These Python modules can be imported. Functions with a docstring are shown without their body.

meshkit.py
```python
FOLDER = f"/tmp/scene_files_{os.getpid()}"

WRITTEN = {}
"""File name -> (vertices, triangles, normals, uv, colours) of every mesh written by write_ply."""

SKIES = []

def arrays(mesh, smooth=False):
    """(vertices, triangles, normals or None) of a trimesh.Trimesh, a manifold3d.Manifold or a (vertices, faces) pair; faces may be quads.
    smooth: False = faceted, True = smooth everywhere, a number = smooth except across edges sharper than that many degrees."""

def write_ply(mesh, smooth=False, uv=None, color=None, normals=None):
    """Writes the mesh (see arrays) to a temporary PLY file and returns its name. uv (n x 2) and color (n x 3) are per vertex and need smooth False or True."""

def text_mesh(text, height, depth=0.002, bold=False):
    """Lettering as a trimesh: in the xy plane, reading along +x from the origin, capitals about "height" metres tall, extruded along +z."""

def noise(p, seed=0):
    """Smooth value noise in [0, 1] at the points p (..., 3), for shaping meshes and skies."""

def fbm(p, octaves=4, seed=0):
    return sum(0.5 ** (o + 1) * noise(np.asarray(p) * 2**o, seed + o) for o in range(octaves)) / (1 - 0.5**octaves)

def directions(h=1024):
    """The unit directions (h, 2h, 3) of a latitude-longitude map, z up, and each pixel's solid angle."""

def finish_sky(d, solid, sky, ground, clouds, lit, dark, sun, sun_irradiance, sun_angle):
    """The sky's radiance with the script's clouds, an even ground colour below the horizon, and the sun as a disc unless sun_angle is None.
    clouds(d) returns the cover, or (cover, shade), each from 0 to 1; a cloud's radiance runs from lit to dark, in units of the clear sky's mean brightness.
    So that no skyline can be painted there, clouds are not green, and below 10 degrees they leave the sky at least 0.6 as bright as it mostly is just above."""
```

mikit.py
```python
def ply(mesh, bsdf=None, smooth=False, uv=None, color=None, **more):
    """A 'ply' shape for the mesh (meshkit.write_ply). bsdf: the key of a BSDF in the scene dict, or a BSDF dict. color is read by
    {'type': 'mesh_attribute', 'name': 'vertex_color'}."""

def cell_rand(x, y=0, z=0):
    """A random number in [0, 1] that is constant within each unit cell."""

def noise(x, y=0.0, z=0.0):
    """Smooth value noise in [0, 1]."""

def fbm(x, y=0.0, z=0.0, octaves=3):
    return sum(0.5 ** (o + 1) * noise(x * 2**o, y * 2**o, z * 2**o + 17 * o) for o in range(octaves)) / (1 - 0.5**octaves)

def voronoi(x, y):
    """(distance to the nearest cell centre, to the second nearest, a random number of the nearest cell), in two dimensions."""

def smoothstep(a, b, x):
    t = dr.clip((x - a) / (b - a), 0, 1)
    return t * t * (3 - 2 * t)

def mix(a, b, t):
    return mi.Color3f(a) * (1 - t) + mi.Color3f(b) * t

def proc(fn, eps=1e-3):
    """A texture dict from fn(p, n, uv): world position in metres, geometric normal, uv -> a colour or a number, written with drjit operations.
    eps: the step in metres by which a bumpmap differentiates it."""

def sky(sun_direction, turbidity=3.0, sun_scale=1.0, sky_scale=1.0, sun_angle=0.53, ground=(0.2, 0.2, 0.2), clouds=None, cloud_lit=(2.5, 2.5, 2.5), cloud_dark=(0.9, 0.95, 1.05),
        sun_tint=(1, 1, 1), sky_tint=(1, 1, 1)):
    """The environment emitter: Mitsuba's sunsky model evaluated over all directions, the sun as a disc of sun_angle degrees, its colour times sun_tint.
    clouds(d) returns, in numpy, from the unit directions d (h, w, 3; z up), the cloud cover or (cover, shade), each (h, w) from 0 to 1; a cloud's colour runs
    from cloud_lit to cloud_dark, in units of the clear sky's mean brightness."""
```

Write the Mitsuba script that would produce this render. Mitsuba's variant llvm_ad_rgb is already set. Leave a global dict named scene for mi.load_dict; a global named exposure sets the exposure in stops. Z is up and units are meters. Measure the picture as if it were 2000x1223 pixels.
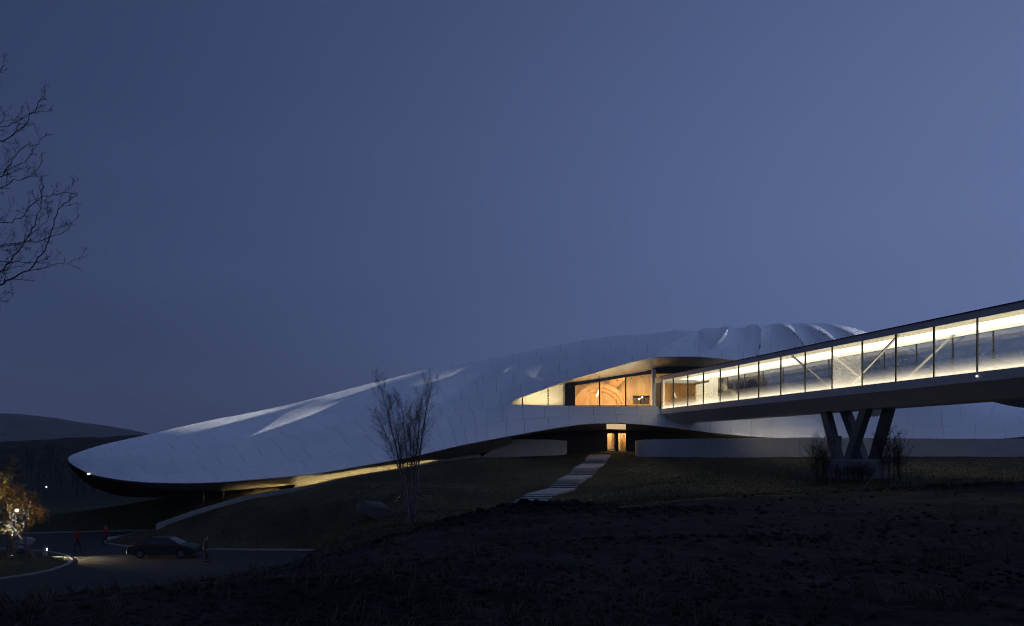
import math, random
import numpy as np, trimesh, manifold3d as m3
import drjit as dr, mitsuba as mi, mikit, meshkit
from mikit import noise, fbm, smoothstep, mix
from scipy.interpolate import RBFInterpolator, PchipInterpolator
from scipy.spatial import cKDTree
import shapely.geometry as sg

T = mi.ScalarTransform4f
RNG = np.random.default_rng(7)
random.seed(7)
scene, labels = {"type": "scene"}, {}

# ------------------------------------------------------------------ camera, sky, exposure
EYE = 10.0                     # height of the camera in metres
FPX, HORIZON = 1500.0, 880.0   # survey constants: focal length and eye level, in pixels of the 2000 px wide photograph
exposure = 0.0
scene["camera"] = {
    "type": "perspective", "fov": math.degrees(2 * math.atan(1000 / FPX)), "fov_axis": "x",
    "near_clip": 0.1, "far_clip": 20000.0,
    "principal_point_offset_x": 0.0, "principal_point_offset_y": (611.5 - HORIZON) / 1223.0,
    "to_world": T().look_at(origin=[0, 0, EYE], target=[0, 1, EYE], up=[0, 0, 1]),
}


def sky_cover(d):
    """dusk: an even veil, bright towards the afterglow (right of the view), dark on the far side and high up"""
    az = np.arctan2(d[..., 0], d[..., 1])
    el = np.degrees(np.arcsin(np.clip(d[..., 2], -1, 1)))
    toward = 0.5 + 0.5 * np.cos(az - math.radians(70))
    b = 1.22 * toward ** 2.3 * (0.60 + 0.40 * np.exp(-(np.maximum(el - 13, 0) / 18) ** 2))
    low = np.exp(-np.maximum(el, 0) / 8.0)
    b = b * (1 - 0.9 * low * np.clip(1 - 1.35 * toward, 0, 1)) * (1 - 0.06 * low)
    streak = meshkit.fbm(np.stack([az * 2.2, el * 0.16, el * 0 + 3.3], -1), 3) - 0.5
    b = b + 0.9 * np.exp(-((np.degrees(az) - 100) / 36) ** 2) * np.exp(-(el / 13) ** 2)
    t_ = np.clip((el - 36) / 40, 0, 1)
    b = b + 0.30 * t_ * t_ * (3 - 2 * t_)
    b = b + 0.46 * (0.5 + 0.5 * np.cos(az + math.radians(160))) ** 4 * np.exp(-(el / 50) ** 2)      # faint glow opposite the sunset
    b = b + 0.15 * streak * np.exp(-((el - 11) / 14) ** 2)
    return 1.0 - 0.08 * low, np.clip(1 - b / 2.2, 0, 1)


SKY = 2.88
scene["sky"] = mikit.sky((0.95, -0.2, 0.09), turbidity=3.5, sun_scale=0.0, sky_scale=SKY, ground=(0.03, 0.03, 0.03),
                         clouds=sky_cover, cloud_lit=(2.32, 3.24, 6.45), cloud_dark=(0.225, 0.36, 0.95), sky_tint=(1.05, 0.86, 1.0))

scene["sky"]["sampling_weight"] = 4.0

# ------------------------------------------------------------------ helpers
used = {}


def numbered(k):
    n = used.get(k, -1) + 1
    used[k] = n
    return k if n == 0 else f"{k}_{n:03d}"


def thing(name, label, cat, group=None, kind=None):
    k = numbered(name)
    labels[k] = {"label": label, "category": cat}
    if group: labels[k]["group"] = group
    return k


def structure(name, label=None):
    k = numbered(name)
    labels[k] = {"kind": "structure"}
    if label: labels[k]["label"] = label
    return k


def put(key, mesh, bsdf, smooth=False, normals=None, label=None, kind=None, emit=None, uv=None, weight=1.0):
    """one entry of the scene; parts come as holder + '__' + name"""
    if normals is not None:
        d = {"type": "ply", "filename": meshkit.write_ply(mesh, False, uv, None, normals=normals), "face_normals": False, "bsdf": {"type": "ref", "id": bsdf}}
    else:
        d = mikit.ply(mesh, bsdf, smooth=smooth, uv=uv)
    if emit is not None:
        d["lamp"] = {"type": "area", "sampling_weight": float(weight), "radiance": {"type": "rgb", "value": list(emit)}}
    scene[key] = d
    if label or kind:
        labels.setdefault(key, {})
        if label: labels[key]["label"] = label
        if kind: labels[key]["kind"] = kind
    return key


def part(holder, name, mesh, bsdf, **kw):
    return put(numbered(holder + "__" + name), mesh, bsdf, **kw)


def at(px, py, Z):
    """survey: the point at depth Z seen at this pixel of the photograph"""
    return np.array([(px - 1000) / FPX * Z, Z, EYE - (py - HORIZON) / FPX * Z])


def box(x0, x1, y0, y1, z0, z1):
    b = trimesh.creation.box((x1 - x0, y1 - y0, z1 - z0))
    b.apply_translation(((x0 + x1) / 2, (y0 + y1) / 2, (z0 + z1) / 2))
    return b


def rbox(sx, sy, sz, r=0.02):
    """a box with chamfered edges, centred"""
    pts = []
    for a in (-1, 1):
        for b in (-1, 1):
            for c in (-1, 1):
                for k in range(3):
                    h = np.array([sx / 2 - r, sy / 2 - r, sz / 2 - r])
                    h[k] += r
                    pts.append(h * (a, b, c))
    return trimesh.convex.convex_hull(np.array(pts))


def hull(pts):
    return trimesh.convex.convex_hull(np.asarray(pts, float))


def join(ms):
    return trimesh.util.concatenate([m for m in ms])


def quad(a, b, c, d):
    return (np.array([a, b, c, d], float), np.array([[0, 1, 2], [0, 2, 3]]))


def grid_faces(n, m):
    i, j = np.meshgrid(np.arange(n - 1), np.arange(m - 1), indexing="ij")
    a = i * m + j
    return np.stack([a, a + m, a + m + 1, a + 1], -1).reshape(-1, 4)


def gridmesh(Pm):
    n, m = Pm.shape[:2]
    q = grid_faces(n, m)
    return (Pm.reshape(-1, 3), np.vstack([q[:, [0, 1, 2]], q[:, [0, 2, 3]]]))


def tube(pts, rad, k=5):
    pts = np.asarray(pts, float)
    rad = np.broadcast_to(np.asarray(rad, float), len(pts))
    tan = np.gradient(pts, axis=0)
    tan /= np.linalg.norm(tan, axis=1, keepdims=True) + 1e-12
    ref = np.array([0.3, 0.9, 0.31]) if abs(tan[0] @ np.array([0.3, 0.9, 0.31])) < 0.9 else np.array([1.0, 0, 0])
    a = np.cross(tan, ref); a /= np.linalg.norm(a, axis=1, keepdims=True) + 1e-12
    b = np.cross(tan, a)
    th = np.arange(k) * 2 * math.pi / k
    ring = pts[:, None] + rad[:, None, None] * (np.cos(th)[None, :, None] * a[:, None] + np.sin(th)[None, :, None] * b[:, None])
    v = ring.reshape(-1, 3)
    f = []
    for i in range(len(pts) - 1):
        for j in range(k):
            p, q = i * k + j, i * k + (j + 1) % k
            f += [(p, q, q + k), (p, q + k, p + k)]
    v = np.vstack([v, pts[:1], pts[-1:]])
    n0, n1 = len(v) - 2, len(v) - 1
    for j in range(k):
        f.append((n0, (j + 1) % k, j))
        f.append((n1, (len(pts) - 1) * k + j, (len(pts) - 1) * k + (j + 1) % k))
    return trimesh.Trimesh(v, np.array(f), process=False)


def ribbon(pts, w, h0, h1):
    """a kerb-like bar along pts (n x 3): width w, from z+h0 to z+h1"""
    pts = np.asarray(pts, float)
    t = np.gradient(pts[:, :2], axis=0)
    t /= np.linalg.norm(t, axis=1, keepdims=True) + 1e-12
    s = np.stack([-t[:, 1], t[:, 0], np.zeros(len(t))], 1) * w / 2
    up = np.array([0, 0, 1.0])
    c = min(0.03, (h1 - h0) * 0.25)
    ring = np.stack([pts - s + up * h0, pts + s + up * h0, pts + s + up * (h1 - c), pts + s * (1 - 2 * c / w) + up * h1, pts - s * (1 - 2 * c / w) + up * h1, pts - s + up * (h1 - c)], 1)
    n = len(pts)
    f = []
    for i in range(n - 1):
        for j in range(6):
            a, b = i * 6 + j, i * 6 + (j + 1) % 6
            f += [(a, b, b + 6), (a, b + 6, a + 6)]
    for base, sgn in ((0, -1), ((n - 1) * 6, 1)):
        for j in range(1, 5):
            f.append((base, base + j, base + j + 1) if sgn > 0 else (base, base + j + 1, base + j))
    return trimesh.Trimesh(ring.reshape(-1, 3), np.array(f), process=False)


def resample(pts, step):
    pts = np.asarray(pts, float)
    s = np.r_[0, np.cumsum(np.linalg.norm(np.diff(pts, axis=0), axis=1))]
    n = max(2, int(s[-1] / step) + 1)
    q = PchipInterpolator(s, pts, axis=0)(np.linspace(0, s[-1], n))
    return q


def curve(pts):
    pts = np.array(pts, float)
    return PchipInterpolator(pts[:, 0], pts[:, 1:], axis=0, extrapolate=True)


# ------------------------------------------------------------------ materials
def mat(name, color, rough=0.6, metallic=0.0, spec=0.5, bump=None, bscale=0.01, two=True, **kw):
    c = mikit.proc(color) if callable(color) else {"type": "rgb", "value": list(color)}
    d = {"type": "principled", "base_color": c, "roughness": rough, "metallic": metallic, "specular": spec, **kw}
    if bump is not None:
        d = {"type": "bumpmap", "arbitrary": {**mikit.proc(bump, eps=0.01)}, "scale": bscale, "bsdf": d}
    scene[name] = {"type": "twosided", "bsdf": d} if two else d
    return name


def grey(x, tint=(1, 1, 1)):
    return tuple(x * t for t in tint)


def weathered(base, amp=0.12, s=0.7, tint=(1, 1, 1)):
    def fn(p, n, uv):
        k = 1 - amp + 2 * amp * fbm(p.x * s, p.y * s, p.z * s * 0.6, 3)
        return mi.Color3f(*[base * t for t in tint]) * k
    return fn


for i, b in enumerate((0.80, 0.815, 0.83)):
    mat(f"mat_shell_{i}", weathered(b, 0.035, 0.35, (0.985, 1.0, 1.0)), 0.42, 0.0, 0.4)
mat("mat_joint", grey(0.14), 0.7)
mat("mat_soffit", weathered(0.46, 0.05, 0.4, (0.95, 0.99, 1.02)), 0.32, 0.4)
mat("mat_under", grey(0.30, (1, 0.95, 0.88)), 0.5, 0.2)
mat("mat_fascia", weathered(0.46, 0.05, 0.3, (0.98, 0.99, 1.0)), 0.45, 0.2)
mat("mat_hull", weathered(0.62, 0.06, 0.35, (1, 0.97, 0.94)), 0.36, 0.15)
mat("mat_black", grey(0.014), 0.5)
mat("mat_dark", grey(0.035, (0.97, 1, 1.05)), 0.5)
mat("mat_mullion", grey(0.03), 0.45, 0.3)
mat("mat_steel", weathered(0.11, 0.15, 1.2, (0.95, 1, 1.06)), 0.45, 0.2)
mat("mat_white", grey(0.80, (1, 0.985, 0.95)), 0.6)
mat("mat_cream", grey(0.78, (1, 0.96, 0.86)), 0.7)
mat("mat_beige", grey(0.50, (1, 0.92, 0.76)), 0.8)
mat("mat_brace", grey(0.34, (1, 0.98, 0.95)), 0.5)
mat("mat_lamp", grey(0.6), 0.6)


def concrete(base):
    def fn(p, n, uv):
        k = 0.80 + 0.28 * fbm(p.x * 0.6, p.y * 0.6, p.z * 0.9, 4) + 0.10 * (noise(p.x * 3.1, p.y * 3.1, p.z * 0.35) - 0.5)
        return mi.Color3f(base, base * 0.985, base * 0.96) * k
    return fn


mat("mat_concrete", concrete(0.44), 0.8, bump=lambda p, n, uv: fbm(p.x * 4, p.y * 4, p.z * 4, 3), bscale=0.006)
mat("mat_kerb", concrete(0.20), 0.8)
mat("mat_plinth", concrete(0.22), 0.85)
mat("mat_edging", concrete(0.30), 0.8)
mat("mat_riser_shade", concrete(0.10), 0.85)  # darker copy of the step concrete, riser shade put into the colour
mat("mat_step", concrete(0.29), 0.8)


def wood_slats(p, n, uv):
    u = p.x * 1.0 + p.y * 0.25
    s = u * 3.2
    gap = smoothstep(0.40, 0.5, dr.abs(s - dr.floor(s) - 0.5))
    tone = 0.86 + 0.28 * mikit.cell_rand(dr.floor(s), dr.floor(p.z * 0.28 + 3 * mikit.cell_rand(dr.floor(s), 5)))
    grain = 0.92 + 0.16 * noise(u * 30, p.z * 1.3, 0)
    return mi.Color3f(0.66, 0.43, 0.195) * tone * grain * (1 - 0.24 * gap)


mat("mat_wood", wood_slats, 0.5)
mat("mat_wood_plain", lambda p, n, uv: mi.Color3f(0.68, 0.45, 0.205) * (0.9 + 0.2 * noise(p.x * 3, p.y * 3, p.z * 9)), 0.45)


def lawn_color(p, n, uv):
    a = fbm(p.x * 0.22, p.y * 0.22, 0, 3)
    b = fbm(p.x * 1.7, p.y * 1.7, 4, 3)
    c = fbm(p.x * 9, p.y * 9, 2, 2)
    col = mix((0.040, 0.037, 0.020), (0.072, 0.060, 0.032), smoothstep(0.3, 0.7, a))
    col = mix(col, (0.030, 0.034, 0.016), smoothstep(0.45, 0.75, b) * 0.6)
    return col * (0.62 + 0.76 * c)


DIRT_X = np.array([-60, -14.5, -5.2, -2.4, -0.4, 2.4, 6.0, 11, 17, 22, 28, 40, 90.0])
DIRT_Y = np.array([15, 15.5, 22.5, 29, 30, 34, 38, 40, 42, 43, 42.5, 42, 42.0])


def dirt_line(x):
    y = mi.Float(float(DIRT_Y[0]))
    for k in range(len(DIRT_X) - 1):
        s = float((DIRT_Y[k + 1] - DIRT_Y[k]) / (DIRT_X[k + 1] - DIRT_X[k]))
        y = y + s * dr.clip(x - float(DIRT_X[k]), 0, float(DIRT_X[k + 1] - DIRT_X[k]))
    return y


def soil_color(p, n, uv):
    a = fbm(p.x * 0.5, p.y * 0.5, 7, 4)
    b = fbm(p.x * 4.3, p.y * 4.3, 1, 3)
    c = fbm(p.x * 21, p.y * 21, 1, 2)
    col = mix((0.0105, 0.0092, 0.0078), (0.027, 0.0235, 0.0195), smoothstep(0.3, 0.72, a))
    return col * (0.35 + 0.7 * b + 0.55 * c)


def ground_color(p, n, uv):
    e = p.y - dirt_line(p.x) + 5.0 * (fbm(p.x * 0.45, p.y * 0.45, 3, 4) - 0.5)
    t = smoothstep(-0.7, 0.9, e)
    r = dr.sqrt(p.x * p.x + p.y * p.y)
    far = smoothstep(110, 190, r)
    near = mi.Color3f(soil_color(p, n, uv)) * (1 - t) + mi.Color3f(lawn_color(p, n, uv)) * t
    return near * (1 - far) + mi.Color3f(0.022, 0.023, 0.018) * far


mat("mat_ground", ground_color, 0.95, spec=0.15, bump=lambda p, n, uv: fbm(p.x * 5, p.y * 5, p.z * 5, 4), bscale=0.05)
mat("mat_soil", soil_color, 0.95, spec=0.15)
mat("mat_turf", lawn_color, 0.95, spec=0.1)
mat("mat_grass", (0.050, 0.044, 0.022), 0.8, spec=0.1)
mat("mat_asphalt", lambda p, n, uv: mi.Color3f(0.023, 0.022, 0.021) * (0.7 + 0.4 * fbm(p.x * 0.5, p.y * 0.5, 0, 3) + 0.25 * noise(p.x * 25, p.y * 25, 0)), 0.75, spec=0.3)
mat("mat_paving", lambda p, n, uv: mi.Color3f(0.20, 0.20, 0.20) * (0.75 + 0.5 * fbm(p.x * 0.9, p.y * 0.9, 0, 3)), 0.8)
mat("mat_hill_far", lambda p, n, uv: mi.Color3f(0.040, 0.045, 0.040) * (0.55 + 0.9 * fbm(p.x * 0.012, p.y * 0.012, p.z * 0.02, 4)), 0.95, spec=0.05)
mat("mat_hill_near", lambda p, n, uv: mi.Color3f(0.026, 0.026, 0.020) * (0.45 + 1.1 * fbm(p.x * 0.06, p.y * 0.06, p.z * 0.1, 4)), 0.95, spec=0.05)
mat("mat_pale_bark", (0.17, 0.135, 0.10), 0.9, spec=0.2)
mat("mat_bark", (0.055, 0.045, 0.038), 0.9, spec=0.2)


def birch_bark(p, n, uv):
    band = smoothstep(0.55, 0.7, noise(p.x * 7, p.y * 7, p.z * 16))
    white = 1 - smoothstep(8.6, 10.6, p.z)
    return mix(mix((0.05, 0.043, 0.04), (0.17, 0.155, 0.145), white), (0.05, 0.045, 0.042), band * 0.85)


mat("mat_birch", birch_bark, 0.8)
mat("mat_twig", (0.042, 0.030, 0.026), 0.9, spec=0.2)
mat("mat_rock", lambda p, n, uv: mi.Color3f(0.085, 0.078, 0.07) * (0.5 + 0.9 * fbm(p.x * 2.5, p.y * 2.5, p.z * 2.5, 4)), 0.9)
mat("mat_pale_rock", lambda p, n, uv: mi.Color3f(0.21, 0.215, 0.23) * (0.6 + 0.7 * fbm(p.x * 2.5, p.y * 2.5, p.z * 2.5, 4)), 0.9)
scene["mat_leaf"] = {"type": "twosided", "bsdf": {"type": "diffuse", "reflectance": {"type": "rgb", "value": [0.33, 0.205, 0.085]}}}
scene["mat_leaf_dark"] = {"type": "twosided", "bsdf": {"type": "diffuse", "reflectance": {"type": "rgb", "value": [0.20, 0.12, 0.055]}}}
mat("mat_stake", (0.16, 0.11, 0.07), 0.85)
mat("mat_red", (0.20, 0.013, 0.016), 0.85)
mat("mat_cloth_dark", (0.030, 0.032, 0.040), 0.9)
mat("mat_cloth_tan", (0.06, 0.05, 0.038), 0.9)
mat("mat_skin", (0.42, 0.27, 0.20), 0.6)
mat("mat_hair", (0.02, 0.016, 0.014), 0.6)
mat("mat_car", (0.026, 0.025, 0.024), 0.5, 0.0, 0.4)
mat("mat_tyre", grey(0.02), 0.8)
mat("mat_car_glass", grey(0.012), 0.08, 0.0, 0.6)
scene["mat_glass"] = {"type": "thindielectric", "int_ior": 1.5}
scene["mat_tinted_glass"] = {"type": "thindielectric", "int_ior": 1.5, "specular_transmittance": {"type": "rgb", "value": [0.735, 0.75, 0.71]}}


FRIT_H = 1.0    # height of the printed band in metres


def frit(p, n, uv):
    """printed dots, densest along the foot of each bridge pane and fading out upwards"""
    h = uv.y * 3.0
    return dr.clip(0.95 * dr.exp(-h / 0.30) - 0.035, 0, 0.92)


scene["mat_film"] = {"type": "principledthin", "base_color": {"type": "rgb", "value": [0.92, 0.89, 0.82]}, "roughness": 0.9, "diff_trans": 1.75, "spec_trans": 0.0}
scene["mat_bridge_glass"] = {"type": "blendbsdf", "weight": mikit.proc(frit), "a": {"type": "ref", "id": "mat_tinted_glass"}, "b": {"type": "ref", "id": "mat_film"}}
scene["mat_dusty_glass"] = {"type": "blendbsdf", "weight": mikit.proc(lambda p, n, uv: dr.clip(0.10 + 0.22 * fbm(p.x * 7 + p.y * 9, p.z * 11, 1, 3) + 0.7 * dr.exp(-uv.y * 3 / 0.34), 0, 0.9)),
                            "a": {"type": "ref", "id": "mat_tinted_glass"}, "b": {"type": "ref", "id": "mat_film"}}

# ------------------------------------------------------------------ terrain
ROAD_Z = EYE - 7.6


def on_road(px, py):
    return at(px, py, 7.6 * FPX / (py - HORIZON))


KERB_PTS = [at(*p) for p in [(305, 1027, 66), (345, 1013, 66.6), (385, 999.5, 67.3), (430, 986, 68.2), (465, 976, 68.8), (500, 967.5, 69.4), (566, 957.5, 70.7), (600, 952, 71.5), (659, 938.5, 73), (700, 931, 74), (750, 923, 75.3), (800, 915, 76.6), (840, 906.5, 77.7), (865, 900.5, 78.5), (909, 894, 79.5), (938, 890.5, 80.2)]]
STP = [(1150, 1194, 889, 82), (1140, 1190, 897, 79.2), (1132, 1184, 907, 76.2), (1116, 1172, 915, 73.6), (1105, 1159, 929.5, 69.6), (1085, 1142, 938, 67.4), (1062, 1130, 955.5, 63.6), (1027, 1084, 966, 61.2), (1018, 1074, 979, 58.2), (985, 1030, 997, 54.4), (958, 985, 1001, 52.6), (946, 968, 1005, 51)]
survey = [(1000, 1223, 7.4), (0, 1223, 8), (2000, 1223, 7.2), (1000, 1100, 13), (1500, 1060, 16), (2000, 1020, 20), (1000, 1035, 22), (1500, 990, 30), (2000, 965, 35),
          (1700, 962, 41), (1100, 1003, 30), (900, 1020, 28), (640, 1085, 20), (400, 1135, 17), (200, 1165, 15.5), (0, 1188, 14.5), (-300, 1215, 13),
          (600, 1000, 62), (500, 1022, 62), (640, 1040, 59), (700, 1000, 53), (735, 1008, 44), (800, 1020, 43), (800, 960, 58), (700, 965, 64), (900, 1000, 46), (960, 1000, 50), (740, 1033, 37), (690, 1045, 41), (640, 1066, 48),
           (900, 940, 68), (1000, 922, 72), (1000, 893, 80.3), (1107, 890.5, 81.5), (1150, 887, 82), (1250, 892, 80), (1400, 893.5, 78.5), (1600, 894, 76.5),
          (1800, 893, 76.5), (2000, 893, 76.5), (2300, 893, 76), (1250, 950, 55), (1400, 945, 55), (1300, 977, 42), (1500, 964, 46), (1660, 932, 56), (1850, 930, 55), (2000, 925, 55), (1735, 956, 46), (2000, 948, 42),
          (300, 992, 75), (450, 963, 75), (550, 955, 75), (130, 1004, 80), (200, 1036, 72), (320, 1045, 65), (400, 1062, 61.5), (450, 1040, 63), (1000, 890, 86)]
TP = [at(*p) for p in survey] + [k - [0, .3, 0.30] for k in KERB_PTS] + [k + [0, 2.0, -0.95] for k in KERB_PTS[6:]] + [at(p[0] + o, p[2], p[3]) - [0, 0, 0.10] for p in STP for o in (-30, 0, 60)]
TP += [np.array([x, y, EYE + z]) for x, y, z in [(0, 0, -1.7), (-10, 0, -2.1), (12, 0, -1.6), (0, -15, -1.8), (-35, -15, -3), (35, -15, -1.6), (-16.7, 25, -6.6), (-13.2, 28, -6.5), (-10.6, 32, -5.7), (-8.4, 35, -4.95), (-4.8, 36, -3.85), (-2.7, 40, -3.75),
       (-32, 15, -5.5), (-45, 30, -7.6), (-60, 50, -7.7), (-70, 80, -8), (-45, 100, -8), (0, 110, -0.6), (60, 110, -0.6), (-30, 105, -4.5), (62, 60, -1.6), (80, 30, -1.5), (100, 80, -1.5), (-100, 0, -8), (0, -80, -2), (-24, 37, -7.6)]]
TP += [on_road(*p) for p in [(0, 1045), (0, 1100), (0, 1140), (150, 1100), (250, 1060), (300, 1090), (450, 1085), (550, 1080), (650, 1080), (-300, 1080), (250, 1040)]]
TP = np.array(TP)
_rbf = RBFInterpolator(TP[:, :2] / 50.0, TP[:, 2], kernel="thin_plate_spline", smoothing=2e-4, neighbors=None)

ROAD_EDGE_LAWN = [(300, 1037.5), (262, 1043), (228, 1051), (206, 1058), (212, 1063), (240, 1067.5), (285, 1070.8), (330, 1073), (400, 1074.3), (500, 1075), (600, 1075.5), (652, 1077.5)]
_kx = [on_road(*p)[:2] for p in [(-420, 1052), (55, 1042.5), (180, 1039.5), (296, 1036.6)]]
_lx = [on_road(*p)[:2] for p in ROAD_EDGE_LAWN]
ROAD = sg.Polygon(_kx + _lx + [on_road(*p)[:2] for p in [(662, 1086), (600, 1112), (500, 1152), (400, 1190), (300, 1214), (0, 1262), (-400, 1300)]]).buffer(0)
ISLAND_PX = [(-260, 1150), (-60, 1141), (0, 1132), (60, 1123.5), (100, 1115), (128, 1105), (141, 1097), (136, 1090), (120, 1084), (95, 1079.5), (60, 1076.5), (0, 1073), (-120, 1070), (-300, 1072)]
_isl = np.array([on_road(*p)[:2] for p in ISLAND_PX])
ISLAND = sg.Polygon(_isl).buffer(0.3).buffer(-0.3)
from shapely import contains_xy


def terrain(xy, rough=True):
    xy = np.asarray(xy, float)
    r = np.linalg.norm(xy - [0, 40], axis=1)
    z = np.full(len(xy), EYE - 8.0)
    near = r < 190
    if near.any():
        zz = np.empty(near.sum())
        q = xy[near]
        for i in range(0, len(q), 40000):
            zz[i:i + 40000] = _rbf(q[i:i + 40000] / 50.0)
        zz = np.clip(zz, EYE - 10.0, EYE + 1.0)
        w = np.clip((r[near] - 95) / 90, 0, 1); w = w * w * (3 - 2 * w)
        z[near] = zz * (1 - w) + (EYE - 8.0) * w
    if rough:
        d = xy[:, 1] - np.interp(xy[:, 0], DIRT_X, DIRT_Y)
        dirt = np.clip(0.5 - d / 2.0, 0, 1) * (np.abs(xy[:, 0]) < 60)
        p3 = np.c_[xy, xy[:, 0] * 0]
        z += dirt * (0.16 * (meshkit.fbm(p3 * 0.55, 4, 3) - 0.5) + 0.11 * (meshkit.fbm(p3 * 2.6, 3, 5) - 0.5))
        z += (1 - dirt) * 0.16 * (meshkit.fbm(p3 * 0.4, 4, 9) - 0.5)
        for cx, cy, rx, ry, h, s in HEAPS:
            q = ((xy[:, 0] - cx) / rx) ** 2 + ((xy[:, 1] - cy) / ry) ** 2
            m = np.exp(-q * 1.4)
            z += h * m * (0.55 + 0.9 * meshkit.fbm(p3 * s, 4, 11))
    return z


# heaps of dug soil: centre, radii, height, lumpiness
HEAPS = [(0.75, 27.5, 2.0, 1.0, 0.42, 2.4), (2.6, 27.2, 1.5, 0.8, 0.24, 2.6), (-2.0, 27.3, 1.8, 0.9, 0.20, 2.4), (5.3, 25.0, 2.3, 0.9, 0.26, 2.4), (-4.6, 26.5, 1.4, 0.8, 0.16, 2.4), (24.0, 41.5, 5.5, 0.8, 0.25, 1.9), (-2.4, 9.5, 3.0, 1.2, 0.20, 2.2), (3.5, 16, 4, 1.2, 0.14, 2.0)]


def ground_z(xy, rough=True):
    xy = np.atleast_2d(np.asarray(xy, float))
    z = terrain(xy, rough)
    big = ROAD.buffer(0.25)
    on = contains_xy(big, xy[:, 0], xy[:, 1])
    near = contains_xy(ROAD.buffer(4.5), xy[:, 0], xy[:, 1]) & ~on
    if near.any():
        import shapely
        d = shapely.distance(shapely.points(xy[near]), big)
        w = np.clip(d / 4.2, 0, 1) ** 0.8
        z[near] = z[near] * w + (ROAD_Z + 0.05) * (1 - w)
    z[on] = ROAD_Z - 0.06
    return z


ang = np.radians(np.r_[np.arange(-180, -50, 4.0), np.arange(-50, -36, 0.6), np.arange(-36, 36, 0.16), np.arange(36, 50, 0.6), np.arange(50, 180.1, 4.0)])
rad = np.r_[0.0, np.geomspace(1.2, 5, 14), np.geomspace(5.1, 92, 400), np.geomspace(93, 400, 44), np.geomspace(430, 6000, 20)]
GA, GR = np.meshgrid(ang, rad, indexing="ij")
gxy = np.stack([np.sin(GA) * GR, np.cos(GA) * GR], -1)
gz = ground_z(gxy.reshape(-1, 2)).reshape(GA.shape)
gm = gridmesh(np.concatenate([gxy, gz[..., None]], -1))
put(structure("ground", "dark bare soil in front turning into dull winter lawn"), (gm[0], gm[1][:, ::-1]), "mat_ground", smooth=True)


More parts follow.
